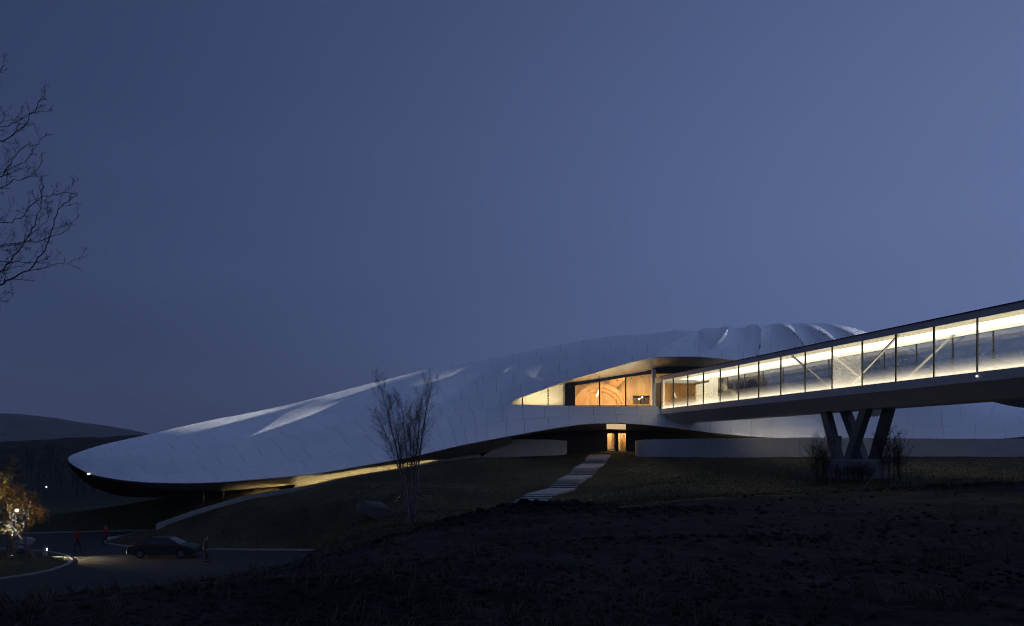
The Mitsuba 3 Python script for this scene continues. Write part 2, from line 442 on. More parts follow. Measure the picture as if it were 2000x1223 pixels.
def flat(poly, z, bsdf, key):
    v, f = trimesh.creation.triangulate_polygon(poly, engine="earcut")
    v = np.c_[v, np.full(len(v), z)]
    n = np.cross(v[f[:, 1]] - v[f[:, 0]], v[f[:, 2]] - v[f[:, 0]])[:, 2]
    f = np.where((n < 0)[:, None], f[:, ::-1], f)
    put(key, (v, f), bsdf)


flat(ROAD, ROAD_Z, "mat_asphalt", structure("road", "dark asphalt road curving past the lit tree"))
# verge path: pale paving in the wedge between the two kerbs
wedge = sg.Polygon([on_road(*p)[:2] for p in [(205, 1050), (292, 1038.2), (228, 1051), (208, 1057)]])
flat(wedge.buffer(0), ROAD_Z + 0.004, "mat_paving", structure("pavement", "pale paved wedge where the road turns behind the lawn"))

# island with soil and turf
ip = np.array(ISLAND.exterior.coords)
iv, ifc = trimesh.creation.triangulate_polygon(ISLAND.buffer(-0.1), engine="earcut")
gx, gy = np.meshgrid(np.arange(ISLAND.bounds[0], ISLAND.bounds[2], 0.5), np.arange(ISLAND.bounds[1], ISLAND.bounds[3], 0.5))
inn = contains_xy(ISLAND.buffer(-0.35), gx.ravel(), gy.ravel())
from scipy.spatial import Delaunay
ring = np.array(ISLAND.buffer(-0.1).exterior.segmentize(0.6).coords)[:-1]
pts2 = np.vstack([np.c_[gx.ravel()[inn], gy.ravel()[inn]], ring])
tri = Delaunay(pts2).simplices
cen = pts2[tri].mean(1)
tri = tri[contains_xy(ISLAND.buffer(-0.05), cen[:, 0], cen[:, 1])]


def island_z(xy):
    xy = np.atleast_2d(xy)
    d = np.array([ISLAND.exterior.distance(sg.Point(p)) for p in xy])
    return ROAD_Z + 0.08 + 0.22 * np.clip(d / 3, 0, 1) + 0.10 * (meshkit.fbm(np.c_[xy, xy[:, 0] * 0] * 1.3, 3, 4) - 0.5)


v3 = np.c_[pts2, island_z(pts2)]
nz = np.cross(v3[tri[:, 1]] - v3[tri[:, 0]], v3[tri[:, 2]] - v3[tri[:, 0]])[:, 2]
tri = np.where((nz < 0)[:, None], tri[:, ::-1], tri)
put(structure("planting_island", "kerbed island of turf under the lit tree"), (v3, tri), "mat_turf", smooth=True)


def kerb(pts, label, w=0.18, h=0.11, z=None):
    pts = np.array([(p[0], p[1], ROAD_Z if z is None else z) for p in pts])
    put(structure("kerb", label), ribbon(resample(pts, 0.5), w, -0.1, h), "mat_kerb", smooth=25)


kerb(ip[:, :2], "pale kerb round the planting island", 0.2)
kerb(_kx, "pale kerb along the far side of the road", 0.2)
kerb(_lx, "pale kerb along the foot of the lawn", 0.2)

# white edging wall that climbs the lawn to the hall
kt = thing("edging_wall", "long low white wall climbing the lawn under the roof edge", "wall")
kp = resample(np.array(KERB_PTS), 0.6)
nseg = 22
for i in range(nseg):
    a, b = int(i * (len(kp) - 1) / nseg), int((i + 1) * (len(kp) - 1) / nseg)
    seg = kp[a:b + 1].copy()
    dirv = (seg[-1] - seg[-2]) / np.linalg.norm(seg[-1] - seg[-2])
    seg[-1] -= dirv * 0.012
    part(kt, "block", ribbon(seg, 0.26, -0.6, 0.17), "mat_edging", smooth=25)

# grass blades on the lawn and the bank
N = 60000
gpx = RNG.uniform(-60, 2060, N * 2); gZ = 1 / RNG.uniform(1 / 88, 1 / 33, N * 2)
gx = (gpx - 1000) / FPX * gZ
dl = gZ - np.interp(gx, DIRT_X, DIRT_Y)
ok = (dl > 0.5 + 1.2 * RNG.random(N * 2)) & ~contains_xy(ROAD.buffer(0.3), gx, gZ)
gx, gy = gx[ok][:N], gZ[ok][:N]
gz = ground_z(np.c_[gx, gy])
n = len(gx)
h = 0.07 + 0.13 * RNG.random(n) ** 2
th = RNG.uniform(0, 6.28, n)
w = 0.018 + 0.02 * RNG.random(n)
base = np.c_[gx, gy, gz - 0.02]
side = np.c_[np.cos(th), np.sin(th), th * 0] * w[:, None]
lean = np.c_[RNG.normal(0, 0.05, n), RNG.normal(0, 0.05, n), h]
V = np.stack([base - side, base + side, base + lean], 1).reshape(-1, 3)
scene_key = put("lawn_grass", (V, np.arange(3 * n).reshape(-1, 3)), "mat_grass")
labels["lawn_grass"] = {"label": "thin dull grass blades standing on the sloping lawn", "category": "grass", "kind": "stuff"}


# clods, heaps of soil
def lump(seed, r):
    m = trimesh.creation.icosphere(subdivisions=1)
    v = m.vertices * (0.62 + 0.75 * meshkit.fbm(m.vertices * 1.3 + seed * 7.1, 3, seed))[:, None]
    return v * r, m.faces


LUMPS = [lump(s, 1.0) for s in range(9)]


def clods(xy, size):
    Vs, Fs, o = [], [], 0
    z = ground_z(xy)
    for (x, y), zz, s in zip(xy, z, size):
        v, f = LUMPS[RNG.integers(9)]
        a = RNG.uniform(0, 6.28)
        R = np.array([[math.cos(a), -math.sin(a), 0], [math.sin(a), math.cos(a), 0], [0, 0, 1]])
        q = (v * (1, 1, 0.75)) @ R.T * s + (x, y, zz + s * 0.15)
        Vs.append(q); Fs.append(f + o); o += len(q)
    return np.vstack(Vs), np.vstack(Fs)


xs, ss = [], []
for cx, cy, rx, ry, hh, s in HEAPS:
    k = int(90 + 42 * rx * ry)
    q = RNG.normal(0, 0.55, (k, 2)) * (rx, ry) + (cx, cy)
    xs.append(q); ss.append((0.03 + 0.12 * RNG.random(k) ** 3) * min(1.0, cy / 26))
k = 5200
Z = 1 / RNG.uniform(1 / 42, 1 / 6.5, k); X = RNG.uniform(-0.72, 0.72, k) * Z
keep = (Z < np.interp(X, DIRT_X, DIRT_Y) + 0.4)
q = np.c_[X, Z][keep]
dens = meshkit.fbm(np.c_[q * 0.45, q[:, 0] * 0], 3, 21)
q = q[dens > 0.46 - 0.16 * RNG.random(len(q))]
xs.append(q); ss.append((0.008 + 0.042 * RNG.random(len(q)) ** 3) * (0.7 + q[:, 1] / 22))
cl = clods(np.vstack(xs), np.concatenate(ss))
put("soil_clods", cl, "mat_soil")
labels["soil_clods"] = {"label": "loose dark clods of dug soil scattered over the bare ground", "category": "soil", "kind": "stuff"}

# dry weeds and straw lying on the bare soil
xs = []
k = 1500
Z = 1 / RNG.uniform(1 / 44, 1 / 6.6, k); X = RNG.uniform(-.70, .70, k) * Z
keep = (Z < np.interp(X, DIRT_X, DIRT_Y) + 1.5) & (meshkit.fbm(np.c_[X * .3, Z * .3, X * 0], 3, 33) > .47)
wx, wy = X[keep], Z[keep]
wz = ground_z(np.c_[wx, wy])
Vw, Fw, o = [], [], 0
for x, y, z in zip(wx, wy, wz):
    flat_ = RNG.random() < .45
    for b in range(1 if flat_ else RNG.integers(4, 10)):
        a = RNG.uniform(0, 6.28)
        L_ = RNG.uniform(.10, .34) * (.7 + y / 40)
        if flat_: tip = np.array([math.cos(a) * L_, math.sin(a) * L_, RNG.uniform(0, .03)])
        else: tip = np.array([math.cos(a) * L_ * .55, math.sin(a) * L_ * .55, L_ * RNG.uniform(.5, 1.0)])
        sd = np.array([-math.sin(a), math.cos(a), 0]) * (.004 + .0003 * y)
        p = np.array([x, y, z + (.02 if flat_ else -.01)]) + [RNG.normal(0, .03), RNG.normal(0, .03), 0]
        Vw += [p - sd, p + sd, p + tip * .6 + sd * .7 + [0, 0, .02], p + tip]
        Fw += [(o, o + 1, o + 2), (o, o + 2, o + 3)]; o += 4
mat("mat_straw", (0.075, 0.064, 0.045), 0.85, spec=0.1)
put("dry_weeds", (np.array(Vw), np.array(Fw)), "mat_straw")
labels["dry_weeds"] = {"label": "sparse dry weeds and loose straw on the dark bare soil", "category": "weeds", "kind": "stuff"}

# ------------------------------------------------------------------ the hall: a white panelled shell
HALL = thing("exhibition_hall", "sweeping white panelled tent-like hall with glowing windows and a dark entrance recess", "building")
LIP = curve([(131, 897, 78), (137, 904.5, 76.8), (150, 913, 75), (180, 926.5, 72.5), (215, 934, 71), (260, 940, 69.3), (300, 942.5, 68.5), (360, 943.5, 68), (420, 942, 68), (500, 936, 69), (600, 927, 70.2), (700, 911, 72), (800, 893, 74), (900, 870, 76),
             (1000, 851, 78), (1100, 834, 79.5), (1150, 828, 80), (1200, 826.5, 80.2), (1250, 829, 80.3), (1300, 834, 80.3), (1400, 846, 80.2), (1500, 854.5, 80), (1600, 858.5, 80), (1750, 859.5, 80), (1900, 859, 80), (1965, 856, 80), (2020, 850, 80), (2120, 836, 80), (2260, 812, 80)])
SIL = curve([(131, 897, 78), (136, 891.5, 78.6), (150, 885, 79.3), (200, 869, 80.4), (250, 857.5, 81.5), (300, 846.5, 82.5), (400, 823.5, 84.5), (500, 804, 87), (600, 781.5, 89.5), (700, 755, 92), (770, 738, 93.5), (860, 715.5, 95.2), (930, 706, 96.5), (1000, 692, 98), (1100, 672, 99.5), (1190, 657.5, 100.5),
             (1240, 653, 100.8), (1270, 652, 101), (1300, 648, 101), (1325, 645, 101), (1346, 646, 101), (1362, 647, 101), (1376, 640.5, 101), (1392, 641, 101), (1408, 640, 101), (1423, 636.5, 101), (1436, 640.5, 101), (1452, 640, 100.8), (1466, 634, 100.7), (1480, 633.5, 100.6), (1490, 637, 100.5), (1510, 633, 100.3), (1535, 631, 100.1),
             (1570, 631.5, 99.8), (1605, 631.5, 99.5), (1650, 637, 99), (1700, 652, 98.5), (1780, 686, 97), (1860, 735, 95), (1930, 782, 93), (2000, 797, 91), (2100, 803, 89), (2260, 808, 86)])
EYE0, EYE1 = 995.0, 1505.0
HI = curve([(995, 790, 81.6), (1001, 784.5, 81.8), (1010, 779, 82.0), (1030, 771.5, 82.3), (1070, 757, 82.2), (1103, 744.5, 81.8), (1150, 731, 81.2), (1200, 716, 80.6), (1240, 705.5, 80.3), (1275, 699, 80.2), (1310, 696.5, 80.2), (1350, 696.5, 80.2), (1400, 699.5, 80.2), (1440, 704, 80.3), (1480, 719, 80.6), (1498, 742, 81), (1505, 772, 81.6)])
LO = curve([(995, 790.3, 81.6), (1030, 791, 81.6), (1100, 792.5, 81.6), (1200, 793.5, 81.5), (1285, 794, 81.4), (1400, 792, 81.5), (1480, 784, 81.5), (1505, 772.3, 81.6)])


def mid(px):
    """the seam of the two halves of the shell, away from the great window: (share of the height, depth)"""
    v0 = (LIP(995)[0] - 790) / (LIP(995)[0] - SIL(995)[0])
    v1 = (LIP(1505)[0] - 772) / (LIP(1505)[0] - SIL(1505)[0])
    v = v0 + (v1 - v0) * np.clip((px - 995) / 510, 0, 1)
    L, S = LIP(px), SIL(px)
    Zm = (L[..., 1] + 0.2557 * S[..., 1]) / 1.2557
    k = np.clip(np.minimum((px - 780) / 215, (1720 - px) / 215), 0, 1); k = k * k * (3 - 2 * k)
    return v, Zm * (1 - k) + 81.6 * k


# creases of the draped shell: a polyline in the survey picture, strength in metres along it, width of the bench behind each
CREASE = [
    ([(225, 872), (300, 861), (400, 839), (500, 813), (560, 796), (622, 776)], [0, 1.2, 2.6, 3.4, 3.2, 2.4], 8),
    ([(300, 893), (400, 876), (470, 858), (540, 835), (620, 806), (690, 775), (776, 736)], [0, .8, 1.8, 2.8, 3.6, 4.2, 4.4], 10.0),
    ([(470, 900), (570, 868), (650, 835), (730, 795), (800, 770), (855, 748), (932, 705)], [0, .3, 1.0, 2.2, 3.2, 3.8, 4.0], 11.0),
    ([(760, 868), (830, 830), (890, 788), (935, 758), (985, 727), (1042, 690)], [0, .7, 2.0, 2.9, 2.6, 1.5], 9.0),
    ([(880, 858), (940, 815), (1000, 775), (1045, 737), (1100, 707), (1170, 680), (1235, 654)], [0, .25, .6, .7, .7, .6, .4], 12.0),
    ([(1130, 735), (1180, 706), (1230, 683), (1290, 658), (1325, 644)], [0, .5, .9, .8, .5], 8.0),
]
# ridges of the crown: sharp lines that the shell falls away from on their right
RIDGE = [
    ([(1362, 645), (1340, 655), (1310, 671), (1280, 688), (1255, 703)], [1.8, 1.7, 1.3, .6, 0], 19, 34),
    ([(1423, 634), (1417, 647), (1406, 662), (1391, 677), (1372, 695)], [2.6, 2.3, 1.7, .9, 0], 19, 34),
    ([(1480, 631), (1486, 643), (1488, 658), (1485, 676), (1478, 702)], [2.2, 2.5, 2.3, 1.8, .9], 19, 36),
    ([(1510, 630), (1540, 641), (1558, 657), (1571, 676), (1578, 705)], [.6, 2.2, 2.6, 2.4, 1.5], 13, 38),
    ([(1560, 630), (1592, 643), (1614, 655), (1632, 670), (1650, 700)], [.4, 1.8, 2.4, 2.4, 1.7], 13, 36),
    ([(1610, 629), (1645, 643), (1670, 655), (1695, 672), (1720, 705)], [.3, 1.2, 1.7, 1.9, 1.5], 12, 34),
]


def _dense(pts, amp):
    pts = np.array(pts, float)
    s = np.r_[0, np.cumsum(np.linalg.norm(np.diff(pts, axis=0), axis=1))]
    q = np.arange(0, s[-1], 0.7)
    return PchipInterpolator(s, pts, axis=0)(q), PchipInterpolator(s, np.array(amp, float))(q), s[-1]


CREASE_D = [(*_dense(p, a), w) for p, a, w in CREASE]
RIDGE_D = [(*_dense(p, a), w1, w2) for p, a, w1, w2 in RIDGE]


def relief(px, py):
    """how far the folds push the shell back, in metres"""
    q = np.stack([px, py], -1).reshape(-1, 2)
    out = np.zeros(len(q))
    for P_, A_, Ln, w in CREASE_D:
        d, i = cKDTree(P_).query(q)
        t = P_[np.minimum(i + 1, len(P_) - 1)] - P_[np.maximum(i - 1, 0)]
        side = t[:, 0] * (q[:, 1] - P_[i, 1]) - t[:, 1] * (q[:, 0] - P_[i, 0])   # above the line: negative
        ends = np.linalg.norm(q - P_[i], axis=1) - np.abs(side) / (np.linalg.norm(t, axis=1) + 1e-9)
        u = np.where(side < 0, d, 0)
        out += A_[i] * (1 - np.exp(-u / w)) * np.exp(-np.maximum(u - 2.2 * w, 0) / (3.2 * w)) * np.exp(-np.maximum(ends, 0) / 8)
    for P_, A_, Ln, w1, w2 in RIDGE_D:
        d, i = cKDTree(P_).query(q)
        t = P_[np.minimum(i + 1, len(P_) - 1)] - P_[np.maximum(i - 1, 0)]
        side = t[:, 0] * (q[:, 1] - P_[i, 1]) - t[:, 1] * (q[:, 0] - P_[i, 0])   # right of a line that runs down: negative
        ends = np.linalg.norm(q - P_[i], axis=1) - np.abs(side) / (np.linalg.norm(t, axis=1) + 1e-9)
        right = np.where(side < 0, d, 0)
        f = (1 - np.exp(-right / w1)) * np.exp(-np.maximum(right - w1, 0) / w2)
        left = np.where(side >= 0, d, 0)
        out += 2.7 * A_[i] * (f - 0.50 * np.exp(-left / 8) * np.exp(-right / w1)) * np.exp(-np.maximum(ends, 0) / 7)
    return out.reshape(px.shape)


def shear(u):
    return 0.95 * np.clip((960 - u) / 330, 0, 1) * np.clip((u - 150) / 120, 0.0, 1)


def column(u, v):
    """pixel column of the shell's grid line u at height share v"""
    h = LIP(u)[..., 0] - SIL(u)[..., 0]
    return u + shear(u) * h * (1 - v)


def shell(u, t, upper):
    """point of the shell: u along it, t from 0 to 1 up its lower or upper half"""
    u, t = np.broadcast_arrays(np.asarray(u, float), np.asarray(t, float))
    px = u.copy()
    for _ in range(4):
        vm, Zm = mid(px)
        L, S = LIP(px), SIL(px)
        h = L[..., 0] - S[..., 0]
        ineye = (px > EYE0) & (px < EYE1)
        cv = HI(np.clip(px, EYE0, EYE1)) if upper else LO(np.clip(px, EYE0, EYE1))
        ve = (L[..., 0] - cv[..., 0]) / np.maximum(h, 1e-6)
        vm = np.where(ineye, ve, vm); Zm = np.where(ineye, cv[..., 1], Zm)
        v = vm + (1 - vm) * t if upper else vm * t
        px = column(u, v)
    py = L[..., 0] - h * v
    if upper:
        g = 0.40 * t + 0.60 * (1 - np.sqrt(np.maximum(1 - t * t, 0)))
        Z = Zm + (S[..., 1] - Zm) * g
    else:
        Z = L[..., 1] + (Zm - L[..., 1]) * t
    fade = np.clip((px - 150) / 80, 0, 1)
    near_eye = np.clip(np.abs(t) / 0.22, 0, 1) if upper else np.clip(1 - t, 0, 1) ** 0.5
    kw = np.clip(np.minimum((px - EYE0 + 70) / 70, (EYE1 + 70 - px) / 70), 0, 1)
    ke = 1 - kw + kw * near_eye
    Z = Z + relief(px, py) * fade * ke
    return np.stack([(px - 1000) / FPX * Z, Z, EYE - (py - HORIZON) / FPX * Z], -1)


def shell_n(u, t, upper, e=0.012):
    a = shell(np.asarray(u) + 1.2, t, upper) - shell(np.asarray(u) - 1.2, t, upper)
    t0, t1 = np.clip(np.asarray(t) - e, 0, 1), np.clip(np.asarray(t) + e, 0, 1)
    b = shell(u, t1, upper) - shell(u, t0, upper)
    n = np.cross(a, b)
    n /= np.linalg.norm(n, axis=-1, keepdims=True) + 1e-12
    return np.where(n[..., 1:2] > 0.35, -n, n)


U0, U1 = 133.0, 2255.0
uu = np.r_[np.arange(U0, 400, 5.0), np.arange(400, U1, 5.0), U1]
back_rows = np.linspace(0, 1, 9)[1:]
ROOF = HALL + "__roof"


def backing():
    """the dark shell under the panels, closed over the far side of the hall"""
    Vs, Fs, o = [], [], 0
    for upper in (False, True):
        tt = np.linspace(0, 1, 14) if not upper else np.sin(np.linspace(0, math.pi / 2, 24))
        Ug, Tg = np.meshgrid(uu, tt, indexing="ij")
        Pg = shell(Ug, Tg, upper) - 0.05 * shell_n(Ug, Tg, upper)
        if upper:
            S = Pg[:, -1]
            L = shell(uu, uu * 0, False)
            dvec = np.c_[S[:, 0] / S[:, 1], np.ones(len(S)), (S[:, 2] - EYE) / S[:, 1]]
            k = np.maximum(S[:, 1] - L[:, 1], 0.3)
            rows = []
            for b in back_rows * math.pi / 2:
                q = S + dvec * (k * 0.9 * math.sin(b))[:, None]
                q[:, 2] -= (np.maximum(S[:, 2] - L[:, 2], 0) + k * 0.2) * (1 - math.cos(b)) + 0.02 * math.sin(b) * k
                rows.append(q)
            Pg = np.concatenate([Pg, np.stack(rows, 1)], 1)
        m = gridmesh(Pg)
        Vs.append(m[0]); Fs.append(m[1] + o); o += len(m[0])
    return np.vstack(Vs), np.vstack(Fs)


put(numbered(ROOF), backing(), "mat_joint", smooth=50, label="white roof shell of joined metal panels with swirling folds")


def panel(u0, u1, t0, t1, upper, m):
    """one cladding panel: its face follows the shell, its rim is folded back towards the frame"""
    um = (u0 + u1) / 2
    width = np.linalg.norm(shell(u1, (t0 + t1) / 2, upper) - shell(u0, (t0 + t1) / 2, upper))
    hgt = np.linalg.norm(shell(um, t1, upper) - shell(um, t0, upper)) + 1e-3
    gu, gt = 0.014 / max(width, .3) * (u1 - u0), 0.014 / max(hgt, .3) * (t1 - t0)
    u0, u1 = u0 + gu, u1 - gu
    t0 = t0 + (gt if t0 > 0 else 0); t1 = t1 - (gt if t1 < 1 else 0)
    nu = int(np.clip((u1 - u0) / 4.2, 3, 12)); nt = int(np.clip(hgt / 0.3, 4, 11))
    tt = np.linspace(t0, t1, nt + 1) if not (upper and t1 > 0.93) else np.sin(np.linspace(math.asin(t0), math.asin(min(t1, 1.0)), nt + 1))
    Ug, Tg = np.meshgrid(np.linspace(u0, u1, nu + 1), tt, indexing="ij")
    N_ = shell_n(Ug, Tg, upper)
    Pg = shell(Ug, Tg, upper)
    tilt = RNG.normal(0, 0.0022, 2)
    a = Pg[-1, 0] - Pg[0, 0]; b = Pg[0, -1] - Pg[0, 0]
    a /= np.linalg.norm(a) + 1e-9; b /= np.linalg.norm(b) + 1e-9
    N_ = N_ + tilt[0] * a + tilt[1] * b
    n, k = Pg.shape[:2]
    fv, ff = gridmesh(Pg)
    rim = [i * k for i in range(n)] + [(n - 1) * k + j for j in range(1, k)] + [i * k + k - 1 for i in range(n - 2, -1, -1)] + [j for j in range(k - 2, 0, -1)]
    low = fv[rim] - 0.06 * N_.reshape(-1, 3)[rim]
    c = fv.mean(0)
    V = np.vstack([fv, fv[rim], low])
    out = fv[rim] - c
    out -= (out * N_.reshape(-1, 3)[rim]).sum(1, keepdims=True) * N_.reshape(-1, 3)[rim]
    out /= np.linalg.norm(out, axis=1, keepdims=True) + 1e-9
    NN = np.vstack([N_.reshape(-1, 3), out, out])
    r, o = len(rim), len(fv)
    F_ = [ff]
    for i in range(r):
        j = (i + 1) % r
        F_.append(np.array([[o + i, o + r + i, o + r + j], [o + i, o + r + j, o + j]]))
    put(numbered(ROOF + "__panel"), (V, np.vstack(F_)), m, normals=NN)


ROWS = [(False, [0, .5, 1.0]), (True, [0, .30, .60, .84, 1.0])]
row = 0
for upper, cuts in ROWS:
    for a, b in zip(cuts[:-1], cuts[1:]):
        off = (row * 17) % 41
        edges = [U0]
        x = U0 + 16 + off * 0.7
        while x < U1 - 12:
            edges.append(x)
            x += (38 if x < 1000 else 44) * (1.0 + 0.22 * (RNG.random() - 0.5)) * (1.35 if x > 1750 else 1)
        edges.append(U1)
        edges = [e for e in edges]
        for lo_, hi_ in zip(edges[:-1], edges[1:]):
            if EYE0 - 30 < lo_ < EYE1 or EYE0 < hi_ < EYE1 + 30:   # keep the corner points of the great window on panel edges
                pass
            panel(lo_, hi_, a, b, upper, f"mat_shell_{RNG.integers(3)}")
        row += 1


def P3(c, px, dZ=0.0, dz=0.0):
    q = c(np.asarray(px, float))
    p = np.stack([(np.asarray(px) - 1000) / FPX * q[..., 1], q[..., 1], EYE - (q[..., 0] - HORIZON) / FPX * q[..., 1]], -1)
    return p + np.array([0, dZ, dz])


# underside of the left wing: a blade-like fascia below the lip, then the ceiling running in under the roof
px = np.r_[np.linspace(131.5, 300, 26), np.linspace(310, 1000, 60)]
lip = P3(LIP, px) + [0, 0.02, -0.01]
runin = np.interp(px, [131, 180, 260, 330, 420, 600, 1000], [0.05, .8, 1.6, 2.2, 2.6, 3.0, 3.4])
iy = PchipInterpolator([131, 180, 260, 330, 420, 500, 560, 600, 659, 700, 750, 800, 850, 900, 1000], [898, 929.3, 946, 956, 959, 954, 948.5, 943, 930.5, 922, 914.5, 907, 899.5, 893, 869])(px)
inner = np.array([at(a_, b_, c_) for a_, b_, c_ in zip(px, iy, lip[:, 1] + runin)])
drop = lip[:, 2] - inner[:, 2]
rows_ = np.stack([lip + (inner - lip) * s + np.array([0, 0, -1]) * (0.10 * np.sin(s * math.pi) * drop)[:, None] for s in np.linspace(0, 1, 7)], 1)
cuts = np.linspace(0, len(px) - 1, 27).astype(int)
for a, b in zip(cuts[:-1], cuts[1:]):
    g = rows_[a:b + 1].copy()
    g[-1] += (g[-2] - g[-1]) * 0.02
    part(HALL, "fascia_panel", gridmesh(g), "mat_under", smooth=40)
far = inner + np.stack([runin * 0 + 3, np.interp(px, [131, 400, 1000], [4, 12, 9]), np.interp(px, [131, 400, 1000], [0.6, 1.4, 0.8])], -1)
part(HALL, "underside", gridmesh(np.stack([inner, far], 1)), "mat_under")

# plinth wall under the roof edge, washed by a lamp strip at its foot
wpx = np.linspace(556, 900, 30)
KC = PchipInterpolator([p_[0] / p_[1] * FPX + 1000 for p_ in KERB_PTS], np.array(KERB_PTS), axis=0)
foot = KC(wpx) + [0, 3.0, -0.5]
top_ = foot + [0, 0.3, 0]; top_[:, 2] = np.maximum(np.interp(wpx, px, inner[:, 2]) + 0.5, foot[:, 2] + 0.3)
part(HALL, "plinth_wall", gridmesh(np.stack([foot - [0, 0, 0.8], top_], 1)), "mat_cream", smooth=40)

# ------------------------------------------------------------------ the great window and the rooms behind it
GY = 83.2                                   # plane of the glass


def gx_(px, Y=GY): return (px - 1000) / FPX * Y
def gz_(py, Y=GY): return EYE - (py - HORIZON) / FPX * Y


HEAD = PchipInterpolator(gx_(np.array([990, 1001, 1020, 1070, 1103, 1171, 1222, 1272, 1330, 1400, 1500])), gz_(np.array([790.5, 786, 774.5, 759.5, 750.5, 739.5, 731.5, 725.5, 722, 722, 735])))
SILL = gz_(792.0)
FLOOR = EYE + 4.33
# soffit from the roof's edge back to the head of the glass, in panels
spx = np.r_[np.linspace(995.5, 1275, 44), np.linspace(1285, 1504, 30)]
e0 = P3(HI, spx) + [0, 0.01, -0.02]
hx = gx_(spx)
e1 = np.stack([hx, np.full(len(spx), GY + 0.05), np.minimum(HEAD(hx), e0[:, 2] - 0.02)], 1)
kk = np.clip((spx - 1225) / 90, 0, 1)
e1[:, 1] += kk * 3.0; e1[:, 2] += -0.10 * kk
cuts = np.unique(np.searchsorted(spx, [995.5, 1020, 1046, 1070, 1095, 1121, 1147, 1171, 1199, 1224, 1251, 1275, 1303, 1330, 1358, 1386, 1416, 1450, 1504]))
for a, b in zip(cuts[:-1], cuts[1:]):
    s = np.linspace(0, 1, 9)
    bulge = np.stack([s * 0, s * 0, -0.22 * np.sin(s * math.pi)], -1)[None] * np.clip((e0[a:b + 1, 2] - e1[a:b + 1, 2]), 0, 1)[:, None, None]
    g = e0[a:b + 1, None] * (1 - s[None, :, None]) + e1[a:b + 1, None] * s[None, :, None] + bulge
    g[-1] += (g[-2] - g[-1]) * 0.035
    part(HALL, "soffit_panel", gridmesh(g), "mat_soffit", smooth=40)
# the sill: top of the lower shell, back to the glass
lpx = np.linspace(995.5, 1504, 60)
s0 = P3(LO, lpx)
s1 = np.stack([gx_(lpx), np.full(60, GY + 0.6), np.minimum(s0[:, 2] + 0.02, SILL - 0.01)], 1)
part(HALL, "sill", gridmesh(np.stack([s0, s1], 1)), "mat_shell_0", smooth=30)

bays = [998, 1020.5, 1070.5, 1103, 1123.5, 1171, 1222, 1272]
for a, b in zip(bays[:-1], bays[1:]):
    if a == 1103: continue
    n = 7
    x = np.linspace(gx_(a) + 0.03, gx_(b) - 0.03, n)
    bot = np.stack([x, np.full(n, GY), np.full(n, SILL)], 1)
    top = np.stack([x, np.full(n, GY), np.maximum(HEAD(x) - 0.01, SILL + 0.02)], 1)
    part(HALL, "window_pane", gridmesh(np.stack([bot, top], 1)), "mat_glass", label="tall glazed bay of the great window")
for b in (1020.5, 1070.5, 1171, 1222):
    x = gx_(b)
    part(HALL, "mullion", box(x - 0.055, x + 0.055, GY - 0.06, GY + 0.12, SILL, float(HEAD(x)) + 0.03), "mat_mullion")
part(HALL, "sill_frame", box(gx_(997), gx_(1283), GY - 0.04, GY + 0.06, SILL - 0.06, SILL - 0.002), "mat_mullion")
# dark pier between the two rooms
part(HALL, "pier", box(gx_(1103), gx_(1123), GY - 0.1, GY + 6.2, SILL - 0.1, float(HEAD(gx_(1112))) + 0.1), "mat_dark")
# pale room on the left, its back wall close to the glass
RY = GY + 2.4
xr0, xr1 = gx_(993), gx_(1103)
gxs = np.linspace(xr0 - 0.2, xr1, 14)
gwall = np.stack([np.stack([gxs, np.full(14, RY), np.full(14, FLOOR - .2)], 1), np.stack([gxs, np.full(14, RY), HEAD(gxs) + .42], 1)], 1)
part(HALL, "gallery_wall", gridmesh(gwall), "mat_cream", label="plain cream wall lit behind the left end of the great window")
part(HALL, "gallery_floor", box(xr0 - 1.0, xr1, GY + 0.12, RY - 0.003, FLOOR - 0.2, SILL - 0.05), "mat_cream")
lx = np.linspace(xr0 + 0.6, xr1 - 0.2, 8)
part(HALL, "gallery_lamp", box(xr0 + 1.2, xr1 - 0.3, GY + 0.5, GY + 1.3, SILL - 0.045, SILL - 0.02), "mat_lamp", emit=(14.5, 11.6, 6.2), label="lamp strip along the floor of the pale room")
# timber-lined room on the right
WY = GY + 6.0
wx0, wx1 = gx_(1123), gx_(1300)
wood_top = EYE + 9.3
DX0, DX1 = gx_(1236, WY), gx_(1269, WY)      # opening to an inner room
DZ0, DZ1 = gz_(790, WY), gz_(773, WY)
def sloped(x0, x1, z0, up=.75):
    xs_ = np.linspace(x0, x1, 8)
    t_ = np.minimum(HEAD(np.clip(xs_, gx_(1000), gx_(1330))) + up, EYE + 9.6)
    return trimesh.Trimesh(*gridmesh(np.stack([np.stack([xs_, np.full(8, WY), np.full(8, z0)], 1), np.stack([xs_, np.full(8, WY), t_], 1)], 1)), process=False)


part(HALL, "timber_wall", join([sloped(wx0, DX0, FLOOR - .3), sloped(DX1, gx_(1460), FLOOR - .3), sloped(DX0, DX1, DZ1), box(DX0, DX1, WY, WY + .2, FLOOR - .3, DZ0), box(DX0 - .05, DX0, WY, WY + .3, DZ0, DZ1), box(DX1, DX1 + .05, WY, WY + .3, DZ0, DZ1)]), "mat_wood", label="wall of upright timber slats")
part(HALL, "timber_floor", box(wx0, gx_(1330), GY + 0.14, WY - 0.003, FLOOR - 0.3, SILL - 0.04), "mat_wood_plain")
part(HALL, "timber_side_wall", box(wx0 - 0.2, wx0, GY + 0.2, WY + 0.2, FLOOR - 0.3, EYE + 7.7), "mat_wood")
